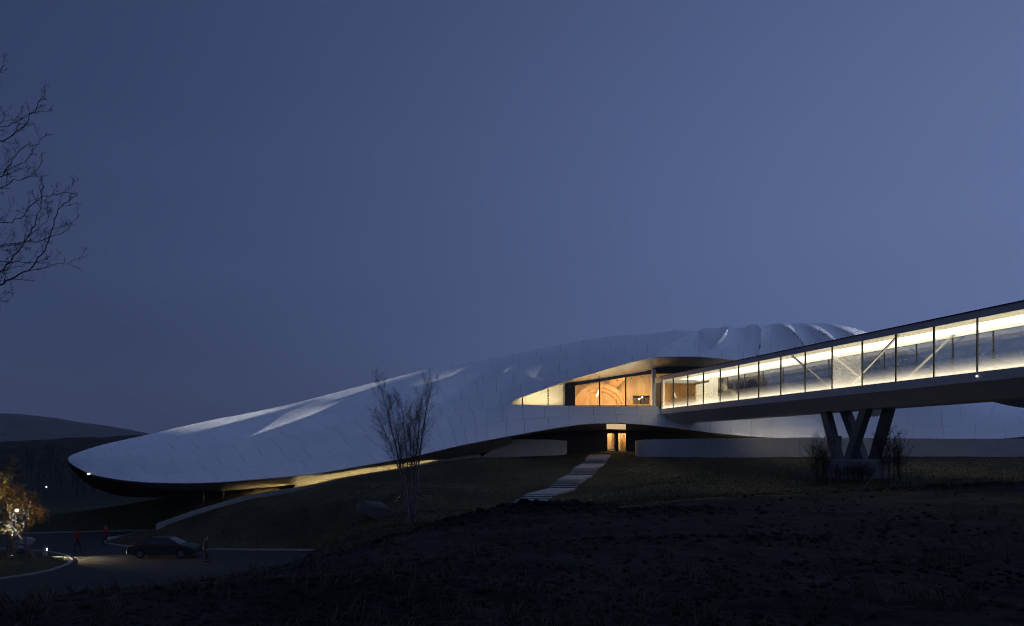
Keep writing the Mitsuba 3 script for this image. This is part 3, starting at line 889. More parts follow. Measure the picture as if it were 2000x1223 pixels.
# dark ceiling void with a deep head beam behind the glass
hb = np.linspace(wx0, gx_(1285), 20)
beam = np.stack([np.stack([hb, np.full(20, GY + 0.25), HEAD(hb) + 0.25], 1), np.stack([hb, np.full(20, GY + 0.25), HEAD(hb) - 0.05 - 0.30 * (1 - 0.3 * np.linspace(0, 1, 20))], 1),
                 np.stack([hb, np.full(20, GY + 1.0), HEAD(hb) - 0.0 - 0.30 * (1 - 0.3 * np.linspace(0, 1, 20))], 1), np.stack([hb, np.full(20, GY + 1.0), HEAD(hb) + 0.5], 1)], 1)
part(HALL, "head_beam", gridmesh(beam), "mat_black")

# timber arch: two stepped rings standing against the wall
cx_, cz_ = gx_(1172, WY - 0.6), gz_(803, WY - 0.6)
for r0, r1, d0, d1, nm in ((2.75, 3.22, 0.0, 0.45, "arch"), (2.30, 2.752, 0.25, 0.45, "arch")):
    th = np.linspace(0, math.pi, 49)
    prof = [(r0, d0), (r1, d0), (r1, d1), (r0, d1), (r0, d0)]
    g = np.stack([np.stack([cx_ - r * np.cos(th), np.full(49, WY - 0.46 + d), cz_ + r * np.sin(th)], -1) for r, d in prof], 1)
    keep_ = g[:, :, 2].min(1) > FLOOR - 0.5
    part(HALL, nm, gridmesh(g[keep_]), "mat_wood_plain", smooth=35, label="timber arch ring against the slatted wall")
# vault leaf curving forward right of the arch
th = np.linspace(0.30 * math.pi, 0.98 * math.pi, 30)
g = np.stack([np.stack([cx_ - 3.3 * np.cos(th) - 0.05, np.full(30, WY - 0.46), cz_ + 3.3 * np.sin(th)], -1), np.stack([cx_ - 4.9 * np.cos(th), np.full(30, WY - 2.2), cz_ + 4.6 * np.sin(th)], -1)], 1)
g = g[(g[:, 0, 0] > cx_ + 0.9) & (g[:, 0, 2] > FLOOR - 0.5) & (g[:, 1, 0] < gx_(1236))]
if len(g) > 2: part(HALL, "vault", gridmesh(g), "mat_wood_plain", smooth=40)
cxs = np.linspace(wx0 + .3, gx_(1300), 14)
plate = np.stack([np.stack([cxs, np.full(14, y_), np.minimum(HEAD(np.minimum(cxs, gx_(1280))) + .42, EYE + 9.0)], 1) for y_ in (GY + 1.1, GY + 3.4)], 1)
part(HALL, "ceiling_lamp", gridmesh(plate[:, ::-1]), "mat_lamp", emit=(8.0, 6.4, 3.7), weight=2.0)
part(HALL, "room_ceiling", gridmesh(np.stack([np.stack([cxs, np.full(14, y_), np.minimum(HEAD(np.minimum(cxs, gx_(1280))) + .50, EYE + 9.2)], 1) for y_ in (GY + 0.9, WY + .1)], 1)), "mat_dark")
part(HALL, "room_lamp", box(wx0 + 0.4, gx_(1275), GY + 0.35, GY + 0.85, SILL - 0.035, SILL - 0.01), "mat_lamp", emit=(5.0, 4.1, 2.6))
for i, (a, b, c) in enumerate([(1166.5, 771.5, 0.0), (1169.5, 765.5, 0.0)]):
    pc = at(a, b, GY + 2.6)
    seg = tube([pc + [-0.08, -0.05, -0.16], pc + [0.08, 0.05, 0.16]], 0.075, 8)
    part(HALL, "pendant_lamp", seg, "mat_lamp", emit=(3, 2.8, 2.2), weight=.05)
for i, b in enumerate((1135, 1149, 1183, 1204, 1232, 1252)):
    p = at(b, float(np.interp(b, [1125, 1270], [752, 733])), GY + 1.12)
    part(HALL, "spot_lamp", tube([p, p + [0.12, -0.05, -0.14]], 0.045, 6), "mat_mullion")
# inner room seen through the opening
part(HALL, "store_room", join([box(DX0 - 2, DX1 + 2, WY + 3.4, WY + 3.5, DZ0 - 1, DZ1 + 1), box(DX0 - 2, DX0 - 1.9, WY + 0.3, WY + 3.4, DZ0 - 1, DZ1 + 1), box(DX1 + 1.9, DX1 + 2, WY + 0.3, WY + 3.4, DZ0 - 1, DZ1 + 1)]), "mat_wood_plain")
part(HALL, "store_ceiling", box(DX0 - 2, DX1 + 2, WY + 0.3, WY + 3.4, DZ1 + 0.02, DZ1 + 0.1), "mat_black")
for k in range(2):
    part(HALL, "store_post", box(DX0 + 0.95 + 0.42 * k, DX0 + 1.08 + 0.42 * k, WY + 0.5, WY + 0.63, DZ0 - 0.5, DZ1 + 0.1), "mat_dark")
for k in range(3):
    p = at(1249 + 5 * k, 779.5 - 3.2 * k, WY + 2.2 - 0.6 * k)
    part(HALL, "store_lamp", tube([p - [0.09, 0, 0.03], p + [0.09, 0, 0.03]], 0.05, 6), "mat_lamp", emit=(14, 11.5, 8), weight=.4)
# jamb where the bridge enters
part(HALL, "jamb", box(gx_(1272.5), gx_(1279.5), GY - 0.5, GY + 0.4, SILL - 0.5, gz_(722)), "mat_fascia")
part(HALL, "portal_beam", box(gx_(1272.5), gx_(1400), GY - 0.3, GY + 0.3, gz_(730), gz_(716)), "mat_dark")

# ------------------------------------------------------------------ entrance recess under the arch
BY = 86.5
zt = EYE + 2.35
epx = np.linspace(985, 1560, 60)
l0 = P3(LIP, epx) + [0, 0.03, -0.015]
back_top = np.minimum(EYE + np.interp(epx, [985, 1060, 1185, 1300, 1400, 1560], [1.65, 1.95, 2.3, 2.1, 1.7, 1.2]), l0[:, 2] - 0.1)
l1 = np.stack([gx_(epx, BY), np.full(60, BY), back_top], 1)
ecut = np.linspace(0, 59, 15).astype(int)
for a, b in zip(ecut[:-1], ecut[1:]):
    s = np.linspace(0, 1, 7)
    g = l0[a:b + 1, None] * (1 - s[None, :, None]) + l1[a:b + 1, None] * s[None, :, None] - np.stack([0 * s, 0 * s, 0.12 * np.sin(s * math.pi)], -1)[None]
    g[-1] += (g[-2] - g[-1]) * 0.02
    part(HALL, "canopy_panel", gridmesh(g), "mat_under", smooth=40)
dz0 = EYE - 0.20
dxa, dxb, dh = gx_(1185.5, BY), gx_(1223.5, BY), gz_(845.5, BY)
part(HALL, "entrance_wall", join([box(gx_(960, BY), dxa - 0.12, BY, BY + 0.25, EYE - 1.6, EYE + 3.2), box(dxb + 0.12, gx_(1600, BY), BY, BY + 0.25, EYE - 1.6, EYE + 3.2), box(dxa - 0.12, dxb + 0.12, BY, BY + 0.25, dh + 0.12, EYE + 3.2)]), "mat_dark", label="dark wall at the back of the entrance recess")
for k in range(1, 12):
    x = gx_(1112 + 11.5 * k, BY)
    if dxa - 0.3 < x < dxb + 0.3: continue
    part(HALL, "wall_batten", box(x - 0.02, x + 0.02, BY - 0.025, BY - 0.001, EYE - 0.4, EYE + 2.2), "mat_black")
DOOR = HALL + "__door"
xm = (dxa + dxb) / 2
fr = [box(dxa - 0.118, dxa - 0.002, BY - 0.06, BY + 0.2, dz0, dh + 0.118), box(dxb + 0.002, dxb + 0.118, BY - 0.06, BY + 0.2, dz0, dh + 0.118), box(dxa - 0.002, dxb + 0.002, BY - 0.06, BY + 0.2, dh + 0.002, dh + 0.118), box(dxa, dxb, BY - 0.06, BY + 0.2, dz0, dz0 + 0.05)]
put(numbered(DOOR), join(fr), "mat_black", label="glazed double door glowing amber in a black frame")
for sgn in (-1, 1):
    xa, xb = (dxa, xm) if sgn < 0 else (xm, dxb)
    st = [(xa + 0.003, xa + 0.05), (xb - 0.16, xb - 0.003)] if sgn < 0 else [(xa + 0.003, xa + 0.16), (xb - 0.05, xb - 0.003)]
    put(numbered(DOOR + "__leaf"), join([box(a, b, BY, BY + 0.06, dz0 + 0.055, dh - 0.003) for a, b in st] + [box(st[0][1], st[1][0], BY, BY + 0.06, dz0 + 0.055, dz0 + 0.16), box(st[0][1], st[1][0], BY, BY + 0.06, dh - 0.06, dh - 0.003)]), "mat_black")
    put(numbered(DOOR + "__pane"), quad((st[0][1], BY + 0.03, dz0 + 0.16), (st[1][0], BY + 0.03, dz0 + 0.16), (st[1][0], BY + 0.03, dh - 0.06), (st[0][1], BY + 0.03, dh - 0.06)), "mat_glass")
    put(numbered(DOOR + "__handle"), tube([(xm + sgn * 0.20, BY - 0.06, dz0 + 0.8), (xm + sgn * 0.20, BY - 0.06, dz0 + 1.5)], 0.02, 6), "mat_brace")
part(HALL, "threshold", box(gx_(1172, BY), gx_(1243, BY), BY - 0.5, BY - 0.07, dz0 - 0.25, dz0 - 0.02), "mat_step")
# lobby
LY = BY + 2.6
part(HALL, "lobby_wall", join([box(dxa - 2, xm - 0.25, LY, LY + 0.1, dz0 - 0.1, dh + 1), box(xm + 0.12, dxb + 2, LY - 0.5, LY - 0.4, dz0 - 0.1, dh + 1)]), "mat_wood_plain")
part(HALL, "lobby_panel", join([box(xm - 0.26, xm + 0.13, LY + 0.5, LY + 0.6, dz0 - 0.1, dh + 1), box(dxb - 0.46, dxb - 0.40, LY - 1.2, LY - 0.52, dz0, dh + 1)]), "mat_wood")
part(HALL, "lobby_floor", box(dxa - 2, dxb + 2, BY + 0.26, LY + 0.7, dz0 - 0.1, dz0 + 0.02), "mat_wood_plain")
part(HALL, "lobby_lamp", box(dxa - 0.5, dxb + 0.5, BY + 0.6, BY + 1.9, dh + 0.75, dh + 0.8), "mat_lamp", emit=(13, 10.2, 6.2))
# reflection of the door light on the canopy, added as an emitting sheet
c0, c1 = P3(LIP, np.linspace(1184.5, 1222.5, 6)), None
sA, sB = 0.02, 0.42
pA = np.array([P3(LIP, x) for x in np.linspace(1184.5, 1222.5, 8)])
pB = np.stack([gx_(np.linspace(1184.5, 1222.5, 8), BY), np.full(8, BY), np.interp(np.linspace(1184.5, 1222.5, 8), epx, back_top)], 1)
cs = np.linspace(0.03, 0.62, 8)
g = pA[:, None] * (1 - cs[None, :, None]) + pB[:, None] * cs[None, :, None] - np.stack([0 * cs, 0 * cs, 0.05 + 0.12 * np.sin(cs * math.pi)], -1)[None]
part(HALL, "door_glow", gridmesh(g[:, ::-1]), "mat_lamp", weight=.3, emit=(0.62, 0.43, 0.235), label="amber door glow on the canopy, added as an emitting sheet")

# retaining walls either side of the entrance
def wall_run(key, pts, bsdf="mat_concrete", t=0.28):
    """upright wall: pts are (px, py of top, py of foot, Z)"""
    tops = np.array([at(a, b, Z) for a, b, c, Z in pts]); feet = np.array([at(a, c, Z) for a, b, c, Z in pts])
    back = np.array([0, t, 0])
    ring = np.stack([feet - [0, 0, .5], tops - [0, 0, .02], tops + [0, .02, 0], tops + back, feet + back - [0, 0, .5]], 1)
    m = gridmesh(ring)
    n = len(pts); v = m[0]; f = [m[1]]
    for bse, s in ((0, 1), ((n - 1) * 5, -1)):
        for j in range(1, 4): f.append(np.array([[bse, bse + j, bse + j + 1][::s]]))
    put(key, (v, np.vstack(f)), bsdf, smooth=30)


lw = thing("retaining_wall", "pale concrete wall with a sloping left end, left of the glowing door", "wall")
wall_run(lw, [(938, 893.5, 897, 80.6), (952, 885, 897, 80.7), (966, 876.5, 897, 80.8), (980, 868, 897, 80.9), (991, 861, 897, 81), (1001, 858.5, 897, 81.1), (1030, 858.3, 896, 81.3), (1060, 858.6, 896, 81.6), (1085, 859.5, 895, 82), (1100, 860.5, 895, 82.5), (1106, 861, 895, 83.2), (1107.5, 861.5, 895, 84.5)])
rw = thing("retaining_wall", "long blue-grey concrete wall right of the glowing door, running under the bridge", "wall")
wall_run(rw, [(1241, 862, 897, 83.5), (1241.5, 861, 897, 81.5), (1245, 860, 897, 80.4), (1260, 859, 898, 79.6), (1300, 858, 898, 79), (1400, 856.5, 898, 78.3), (1500, 855.5, 898, 77.8), (1562, 855, 899, 77.5)])
rw2 = thing("retaining_wall", "brownish concrete wall right of the bridge pier, in front of the low roof", "wall")
wall_run(rw2, [(1563.5, 854.6, 899, 77.4), (1650, 855, 899, 77.2), (1750, 856, 899, 77), (1850, 857, 899, 77), (1960, 857, 899, 77), (2060, 857, 899, 77), (2250, 857, 899, 77)])

# ------------------------------------------------------------------ garden stairs
ST = thing("garden_stairs", "pale stone stairs with three landings winding down the lawn from the door", "stairs")
sp = np.array([[*(at(a, c, Z) + at(b, c, Z)) / 2, (b - a) / FPX * Z] for a, b, c, Z in STP])
# widths evened, heights taken at each node; flights between nodes 1-2, 3-4, 5-6.. and landings between the others
flights = [(0, 1, 0), (1, 2, 2), (2, 3, 0), (3, 4, 5), (4, 5, 0), (5, 6, 5), (6, 7, 0), (7, 8, 5), (8, 9, 2), (9, 10, 0), (10, 11, 1)]
flights = [(0, 1, 0), (1, 2, 3), (2, 3, 0), (3, 4, 5), (4, 5, 0), (5, 6, 5), (6, 7, 0), (7, 9, 7), (9, 10, 0), (10, 11, 1)]
Wd = 2.3


def slab(p, q, zt_, w, th=0.5, nose=0.0):
    a = np.array([p[0], p[1]]); b = np.array([q[0], q[1]])
    pts = []
    for c in (a, b):
        for s in (-1, 1):
            for z in (zt_ - th, zt_):
                pts.append((c[0] + s * w / 2, c[1], z))
    return hull(pts)


for i0, i1, ns in flights:
    p, q = sp[i0], sp[i1]
    if ns == 0:
        zl = ground_z([[p[0], p[1]]], False)[0]
        a, b = p.copy(), q.copy()
        pts = []
        for c in (a, b):
            for s in (-1, 1):
                for dz in (-0.5, 0.0): pts.append((c[0] + s * Wd / 2, c[1], c[2] + 0.06 + dz))
        part(ST, "landing", hull(pts), "mat_step")
    else:
        for k in range(ns):
            t0, t1 = k / ns, (k + 1) / ns
            a, b = p + (q - p) * t0, p + (q - p) * t1
            zt_ = p[2] + (q[2] - p[2]) * (k + 1) / ns + 0.06
            jig = RNG.normal(0, 0.03)
            a2, b2 = a.copy(), b.copy(); a2[0] += jig; b2[0] += jig
            b2[1] += 0.005
            b3 = b2.copy(); a3 = a2.copy(); b3[1] += .07
            st_ = part(ST, "step", slab(a3, b3, zt_ - .055, Wd - .04, 0.45), "mat_riser_shade")
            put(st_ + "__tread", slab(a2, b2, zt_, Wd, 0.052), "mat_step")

# ------------------------------------------------------------------ glazed footbridge
BR = thing("footbridge", "glazed footbridge glowing from inside, rising across the right side to the hall", "footbridge")
VX, PX_, WB = 597.7, 37.45, 4.5
TH = math.atan2(VX - 1000, FPX)
Dv = np.array([math.sin(TH), math.cos(TH), 0]); Nv = np.array([math.cos(TH), -math.sin(TH), 0]); UPv = np.array([0, 0, 1.0])
ZG0, ZG1 = EYE + 4.38, EYE + 7.38
P0 = np.array([PX_, 0, 0])


def bp(Z, n, z):
    """bridge point: Z is the depth along the near face, n metres behind it, z height"""
    s = Z / Dv[1]
    return P0 + Dv * s + Nv * n + UPv * z


def bZ(px): return PX_ * FPX / (px - VX)


def bbox(Z0, Z1, n0, n1, z0, z1, ins=0.0):
    return hull([bp(Z, n, z) for Z in (Z0 - ins, Z1 + ins) for n in (n0, n1) for z in (z0, z1)])


mull_Z = [(1.39511e-3 - 5.2649e-5 * i) * FPX * PX_ for i in range(0, 20)]
ends = [bZ(1290)] + mull_Z        # from the hall (far) to us (near)
ends = [z for z in ends if z > 21]
ZF, ZN = ends[0], ends[-1]
for i, (a, b) in enumerate(zip(ends[:-1], ends[1:])):
    g = 0.012
    part(BR, "fascia_panel", bbox(a, b, 0, 0.12, ZG1 + 0.0, ZG1 + 0.40, -g), "mat_fascia")
    part(BR, "skirt_panel", bbox(a, b, 0, 0.12, ZG0 - 0.54, ZG0, -g), "mat_fascia")
    q = [bp(a - g, 0.03, ZG0 - 0.545), bp(b + g, 0.03, ZG0 - 0.545), bp(b + g, 1.2, ZG0 - 1.49), bp(a - g, 1.2, ZG0 - 1.49)]
    if i == 0:
        q[3] = bp(a - 2.4, 1.2, ZG0 - 1.45); q[0] = bp(a - 0.3, 0.03, ZG0 - 0.545)
    up = 0.05 * Nv + 0.06 * UPv
    part(BR, "hull_panel", hull(q + [x + up for x in q]), "mat_hull")
    q = [bp(a - g, 3.3, ZG0 - 1.49), bp(b + g, 3.3, ZG0 - 1.49), bp(b + g, WB - .03, ZG0 - 0.545), bp(a - g, WB - .03, ZG0 - 0.545)]
    part(BR, "hull_panel", hull(q + [x - 0.05 * Nv + 0.06 * UPv for x in q]), "mat_hull")
    part(BR, "fascia_panel", bbox(a, b, WB - .12, WB, ZG1, ZG1 + 0.40, -g), "mat_fascia")
    part(BR, "skirt_panel", bbox(a, b, WB - .12, WB, ZG0 - 0.54, ZG0, -g), "mat_fascia")
    uv = np.array([[0, 0], [1, 0], [1, 1], [0, 1]], float)
    dusty = 1624 < VX + PX_ * FPX / ((a + b) / 2) < 1683
    n_ = np.tile(-Nv, (4, 1))
    for n0 in (0.06, WB - 0.06):
        # each pane: clear above, with a printed white band along its foot; the clouded one is hazy all over
        if dusty and n0 < 1:
            qd = quad(bp(a - .02, n0, ZG0), bp(b + .02, n0, ZG0), bp(b + .02, n0, ZG1), bp(a - .02, n0, ZG1))
            part(BR, "pane", qd, "mat_dusty_glass", uv=uv, label="clouded dusty pane of the footbridge")
            continue
        zb = ZG0 + FRIT_H
        qd = quad(bp(a - .02, n0, zb), bp(b + .02, n0, zb), bp(b + .02, n0, ZG1), bp(a - .02, n0, ZG1))
        pk = part(BR, "pane", qd, "mat_tinted_glass", uv=uv)
        qd = quad(bp(a - .02, n0, ZG0), bp(b + .02, n0, ZG0), bp(b + .02, n0, zb), bp(a - .02, n0, zb))
        put(pk + "__frit_band", qd, "mat_bridge_glass", uv=uv * [1, FRIT_H / 3.0])
    part(BR, "mullion", bbox(b - 0.03, b + 0.03, -0.012, 0.10, ZG0 + .003, ZG1 - .003), "mat_mullion")
    part(BR, "mullion", bbox(b - 0.03, b + 0.03, WB - 0.10, WB + 0.012, ZG0 + .003, ZG1 - .003), "mat_mullion")
part(BR, "coping", bbox(ZF, ZN, -0.05, WB + 0.05, ZG1 + 0.404, ZG1 + 0.47), "mat_dark")
part(BR, "roof_deck", bbox(ZF, ZN, 0.125, WB - 0.125, ZG1 + 0.25, ZG1 + 0.40), "mat_dark")
part(BR, "ceiling", bbox(ZF, ZN, 0.9, WB - 0.13, ZG1 + 0.15, ZG1 + 0.22), "mat_white")
part(BR, "ceiling_edge", bbox(ZF, ZN, 0.125, 1.5, ZG1 + 0.02, ZG1 + 0.1), "mat_beige")
part(BR, "valance", bbox(ZF, ZN, WB - 0.3, WB - 0.13, ZG1 - 0.06, ZG1 + 0.125), "mat_white")
part(BR, "bottom_plate", bbox(ZF - 2.2, ZN, 1.2, 3.3, ZG0 - 1.47, ZG0 - 1.40), "mat_hull")
part(BR, "floor", bbox(ZF, ZN, 0.125, WB - 0.125, ZG0 - 0.30, ZG0 - 0.02), "mat_white")
part(BR, "end_cap", hull([bp(ZN, n, z) for n, z in ((0.02, ZG0 - .54), (1.2, ZG0 - 1.45), (3.3, ZG0 - 1.45), (WB - .02, ZG0 - .54))] + [bp(ZN - .1, n, z) for n, z in ((0.02, ZG0 - .54), (1.2, ZG0 - 1.45), (3.3, ZG0 - 1.45), (WB - .02, ZG0 - .54))]), "mat_hull")
part(BR, "floor_lamp", bbox(ZF - .4, ZN + .2, 0.14, 1.80, ZG0 - 0.012, ZG0 + 0.02), "mat_lamp", emit=(2.7, 2.4, 1.75), weight=5.0, label="lamp strip along the foot of the glass")
part(BR, "floor_lamp", bbox(ZF - .4, ZN + .2, WB - 1.80, WB - 0.14, ZG0 - 0.012, ZG0 + 0.02), "mat_lamp", emit=(1.9, 1.7, 1.22), weight=4.0)
part(BR, "ceiling_lamp", join([bbox(ZF - .4, ZN + .2, n0, n1_, ZG1 + 0.10, ZG1 + 0.128) for n0, n1_ in ((1.56, 2.3), (2.36, 3.0), (3.06, 3.7), (3.76, 4.18))]), "mat_lamp", emit=(1.75, 1.60, 1.28), weight=4.0, label="luminous bridge ceiling in four long bands")
for n in (0.16, WB - 0.26):
    pass


def brace(p, q, r=0.045):
    d = (q - p) / np.linalg.norm(q - p)
    s = np.cross(d, Nv); s /= np.linalg.norm(s)
    return hull([c + a * s * r + b * Nv * 0.07 for c in (p, q) for a in (-1, 1) for b in (-1, 1)])


n1 = 0.42
part(BR, "brace", brace(bp(bZ(1537), n1, ZG1 + 0.05), bp(bZ(1616), n1, ZG0 - 0.05)), "mat_brace")
part(BR, "brace", brace(bp(bZ(1746), n1, ZG1 + 0.05), bp(bZ(1646), n1, ZG0 - 0.05)), "mat_brace")
n2 = WB - 0.5
part(BR, "brace", brace(bp(bZ(1542), n2, ZG1 + 0.05), bp(bZ(1620), n2, ZG0 - 0.05)), "mat_brace")
part(BR, "brace", brace(bp(bZ(1762), n2, ZG1 + 0.05), bp(bZ(1655), n2, ZG0 - 0.05)), "mat_brace")
# portal where the bridge meets the hall: dark door leaf, pale posts
part(BR, "portal_post", bbox(ZF - 0.02, ZF - 0.30, 0.14, 0.34, ZG0 + .02, ZG1), "mat_white")
part(BR, "portal_door", bbox(ZF + 0.02, ZF + 1.1, -0.02, 0.12, ZG0 - 0.1, ZG1 - 0.2), "mat_dark")
part(BR, "portal_column", bbox(ZF - 3.6, ZF - 4.4, WB - 0.9, WB - 0.35, ZG0 - .02, ZG1 + 0.12), "mat_cream")
part(BR, "portal_head", bbox(ZF + 1.3, ZF + 0.003, 0, WB, ZG1 - 0.15, ZG1 + 0.40), "mat_fascia")
part(BR, "side_wall", bbox(ZF - 0.1, ZF - 3.55, WB - 0.42, WB - 0.3, ZG0 - .02, ZG1 - 0.33), "mat_cream")
# camera on the lower fascia, drain hopper beneath
part(BR, "fascia_light", trimesh.creation.icosphere(1, 0.05).apply_translation(bp(bZ(1907.5) - 0.05, -0.05, EYE + 4.14)), "mat_lamp", emit=(1.6, 1.6, 1.7), weight=.02)
hp = bp(bZ(1640) + 1.0, 3.9, ZG0 - 1.6)
part(BR, "drain_hopper", hull([hp + Nv * a + Dv * b + UPv * c for a, b, c in ((-.7, -.5, .3), (.8, -.5, .3), (-.7, .5, .3), (.8, .5, .3), (-.6, -.4, -.35), (.5, -.4, -.2), (-.6, .4, -.35), (.5, .4, -.2))]), "mat_hull")

# ------------------------------------------------------------------ pier of four leaning legs
PR = thing("bridge_pier", "dark steel pier of leaning V-shaped legs under the footbridge", "pier")


def leg(top, bot, wd=0.34, wn=0.28):
    def ring(c): return [c + Dv * a * wd + Nv * b * wn for a in (-1, 1) for b in (-1, 1)]
    m = hull(ring(top) + ring(bot))
    return m


zt_, zb_ = ZG0 - 1.46, EYE - 0.62
for n, pxs in ((1.55, ((1613, 1637), (1692, 1660))), (3.05, ((1652, 1686), (1736, 1708)))):
    for pt, pb in pxs:
        Pn = PX_ + n / math.cos(TH)
        Zt, Zb = Pn * FPX / (pt - VX), Pn * FPX / (pb - VX)
        s = lambda Z: Z - n * Nv[1]
        part(PR, "leg", leg(bp(s(Zt), n, zt_), bp(s(Zb), n, zb_)), "mat_steel")
Zc = (PX_ + 2.3 / math.cos(TH)) * FPX / (1672 - VX) - 2.3 * Nv[1]
part(PR, "plinth", hull([bp(Zc + a * 1.45, 2.3 + b * 1.5, z) for a in (-1, 1) for b in (-1, 1) for z in (EYE - 2.6, EYE - 0.68)] + [bp(Zc + a * 1.41, 2.3 + b * 1.46, EYE - 0.64) for a in (-1, 1) for b in (-1, 1)]), "mat_plinth")
vp = thing("vent_pipe", "short dark round pipe standing on the wall behind the pier", "pipe")
put(vp, tube([at(1638, 872, 76.5), at(1638, 853, 76.5), at(1638, 851.5, 76.5)], [0.29, 0.29, 0.27], 14), "mat_dark", smooth=40)

# ------------------------------------------------------------------ trees and shrubs
def grow(rng, p, d, L, r, level, out, spec):
    """a branch as a bent tube, with side shoots; out: {level: [tubes]}"""
    n = max(3, int(spec["seg"][level]))
    pts, rad = [p], [r]
    cur, dd = p.copy(), d / np.linalg.norm(d)
    for i in range(n):
        dd = dd + rng.normal(0, spec["wob"][level], 3) + np.array([0, 0, spec["up"][level]])
        dd /= np.linalg.norm(dd)
        cur = cur + dd * L / n
        pts.append(cur.copy()); rad.append(max(spec["rmin"], r * (1 - (i + 1) / n * spec["taper"])))
    out.setdefault(level, []).append(tube(pts, rad, 6 if level == 0 else (4 if level == 1 else 3)))
    if level + 1 < len(spec["seg"]):
        k = spec["kids"][level]
        for j in range(k):
            t = spec["from"][level] + (1 - spec["from"][level]) * (j + rng.random()) / k
            f = t * n; i = min(int(f), n - 1)
            q = pts[i] + (pts[i + 1] - pts[i]) * (f - i)
            ax = pts[i + 1] - pts[i]; ax /= np.linalg.norm(ax)
            s = np.cross(ax, rng.normal(0, 1, 3)); s /= np.linalg.norm(s)
            a = math.radians(rng.uniform(*spec["ang"][level]))
            dn = ax * math.cos(a) + s * math.sin(a)
            grow(rng, q, dn, L * spec["len"][level] * (1.15 - 0.6 * t) * rng.uniform(.7, 1.2), max(spec["rmin"], rad[i] * spec["thin"][level]), level + 1, out, spec)
    return pts


# the clump of birch in front of the roof
BT = thing("birch_tree", "leafless birch with several slender stems in front of the white roof", "tree")
rng = np.random.default_rng(31)
bZ0 = 43.0
bspec = dict(seg=[14, 8, 5, 3], wob=[0.035, 0.07, 0.10, 0.12], up=[0.015, 0.035, 0.03, 0.02], taper=.93, rmin=0.0027, kids=[26, 9, 4], ang=[(22, 44), (20, 42), (20, 45)], thin=[.40, .50, .6], len=[.30, .42, .5])
bspec["from"] = [.36, .15, .1]
foot = at(800, 1021, bZ0)
twigs = []
for sx, tx, ty, r in ((-4, 737, 738, .075), (1, 757, 772, .055), (5, 783, 778, .06), (9, 800, 795, .05), (14, 826, 768, .06), (18, 843, 742, .07), (8, 733, 806, .045), (-1, 815, 800, .045)):
    Zt = bZ0 + rng.uniform(-1.6, 1.6)
    p = foot + [sx / FPX * bZ0 * .55, rng.uniform(-.25, .25), -0.15]
    top = at(tx, ty, Zt)
    # stems rise steeply and lean out higher up
    knee = p + (top - p) * .42 + np.array([(800 - tx) * 0.0036, 0, 0.1])
    q = PchipInterpolator([0, .42, 1], np.array([p, knee, top]), axis=0)(np.linspace(0, 1, 14))
    q[1:-1] += rng.normal(0, .022, (12, 3))
    rad_ = r * (1 - .9 * np.linspace(0, 1, 14)) + .004
    part(BT, "stem", tube(q, rad_, 6), "mat_birch", smooth=60)
    out = {}
    L = np.linalg.norm(top - p)
    for j in range(32):
        t = .34 + .64 * ((j + rng.random()) / 32) ** .8
        f = t * 13; i = min(int(f), 12)
        b = q[i] + (q[i + 1] - q[i]) * (f - i)
        ax = q[min(i + 2, 13)] - q[i]; ax /= np.linalg.norm(ax)
        s = np.cross(ax, rng.normal(0, 1, 3)); s /= np.linalg.norm(s)
        a = math.radians(rng.uniform(20, 42))
        grow(rng, b, ax * math.cos(a) + s * math.sin(a), L * .19 * (1.25 - .75 * t) * rng.uniform(.7, 1.25), max(.004, rad_[i] * .32), 1, out, bspec)
    twigs += sum(out.values(), [])
part(BT, "twigs", join(twigs), "mat_twig", kind="stuff")
# collar of bound straw and low sprouts at the foot
spr = []
for j in range(46):
    x, y = rng.normal(0, .55, 2)
    z = ground_z([[foot[0] + x, foot[1] + y]])[0]
    b = np.array([foot[0] + x, foot[1] + y, z - .03])
    spr.append(tube([b, b + [rng.normal(0, .05), rng.normal(0, .05), .3], b + [rng.normal(0, .14), rng.normal(0, .1), rng.uniform(.4, .9)]], [.006, .005, .003], 3))
part(BT, "sprouts", join(spr), "mat_twig", kind="stuff")
for k, (dx, dy) in enumerate(((-1.9, .2), (1.9, .4))):
    g0 = foot + [dx, dy, 0]; g0[2] = ground_z([g0[:2]])[0] - .1
    sk = thing("tree_stake", ("thin wooden stake propping the birch from its left, across the boulder", "thin wooden stake propping the birch from its right")[k], "stake")
    put(sk, tube([g0, foot + [dx * .1, 0, 2.2]], [.028, .024], 6), "mat_stake")

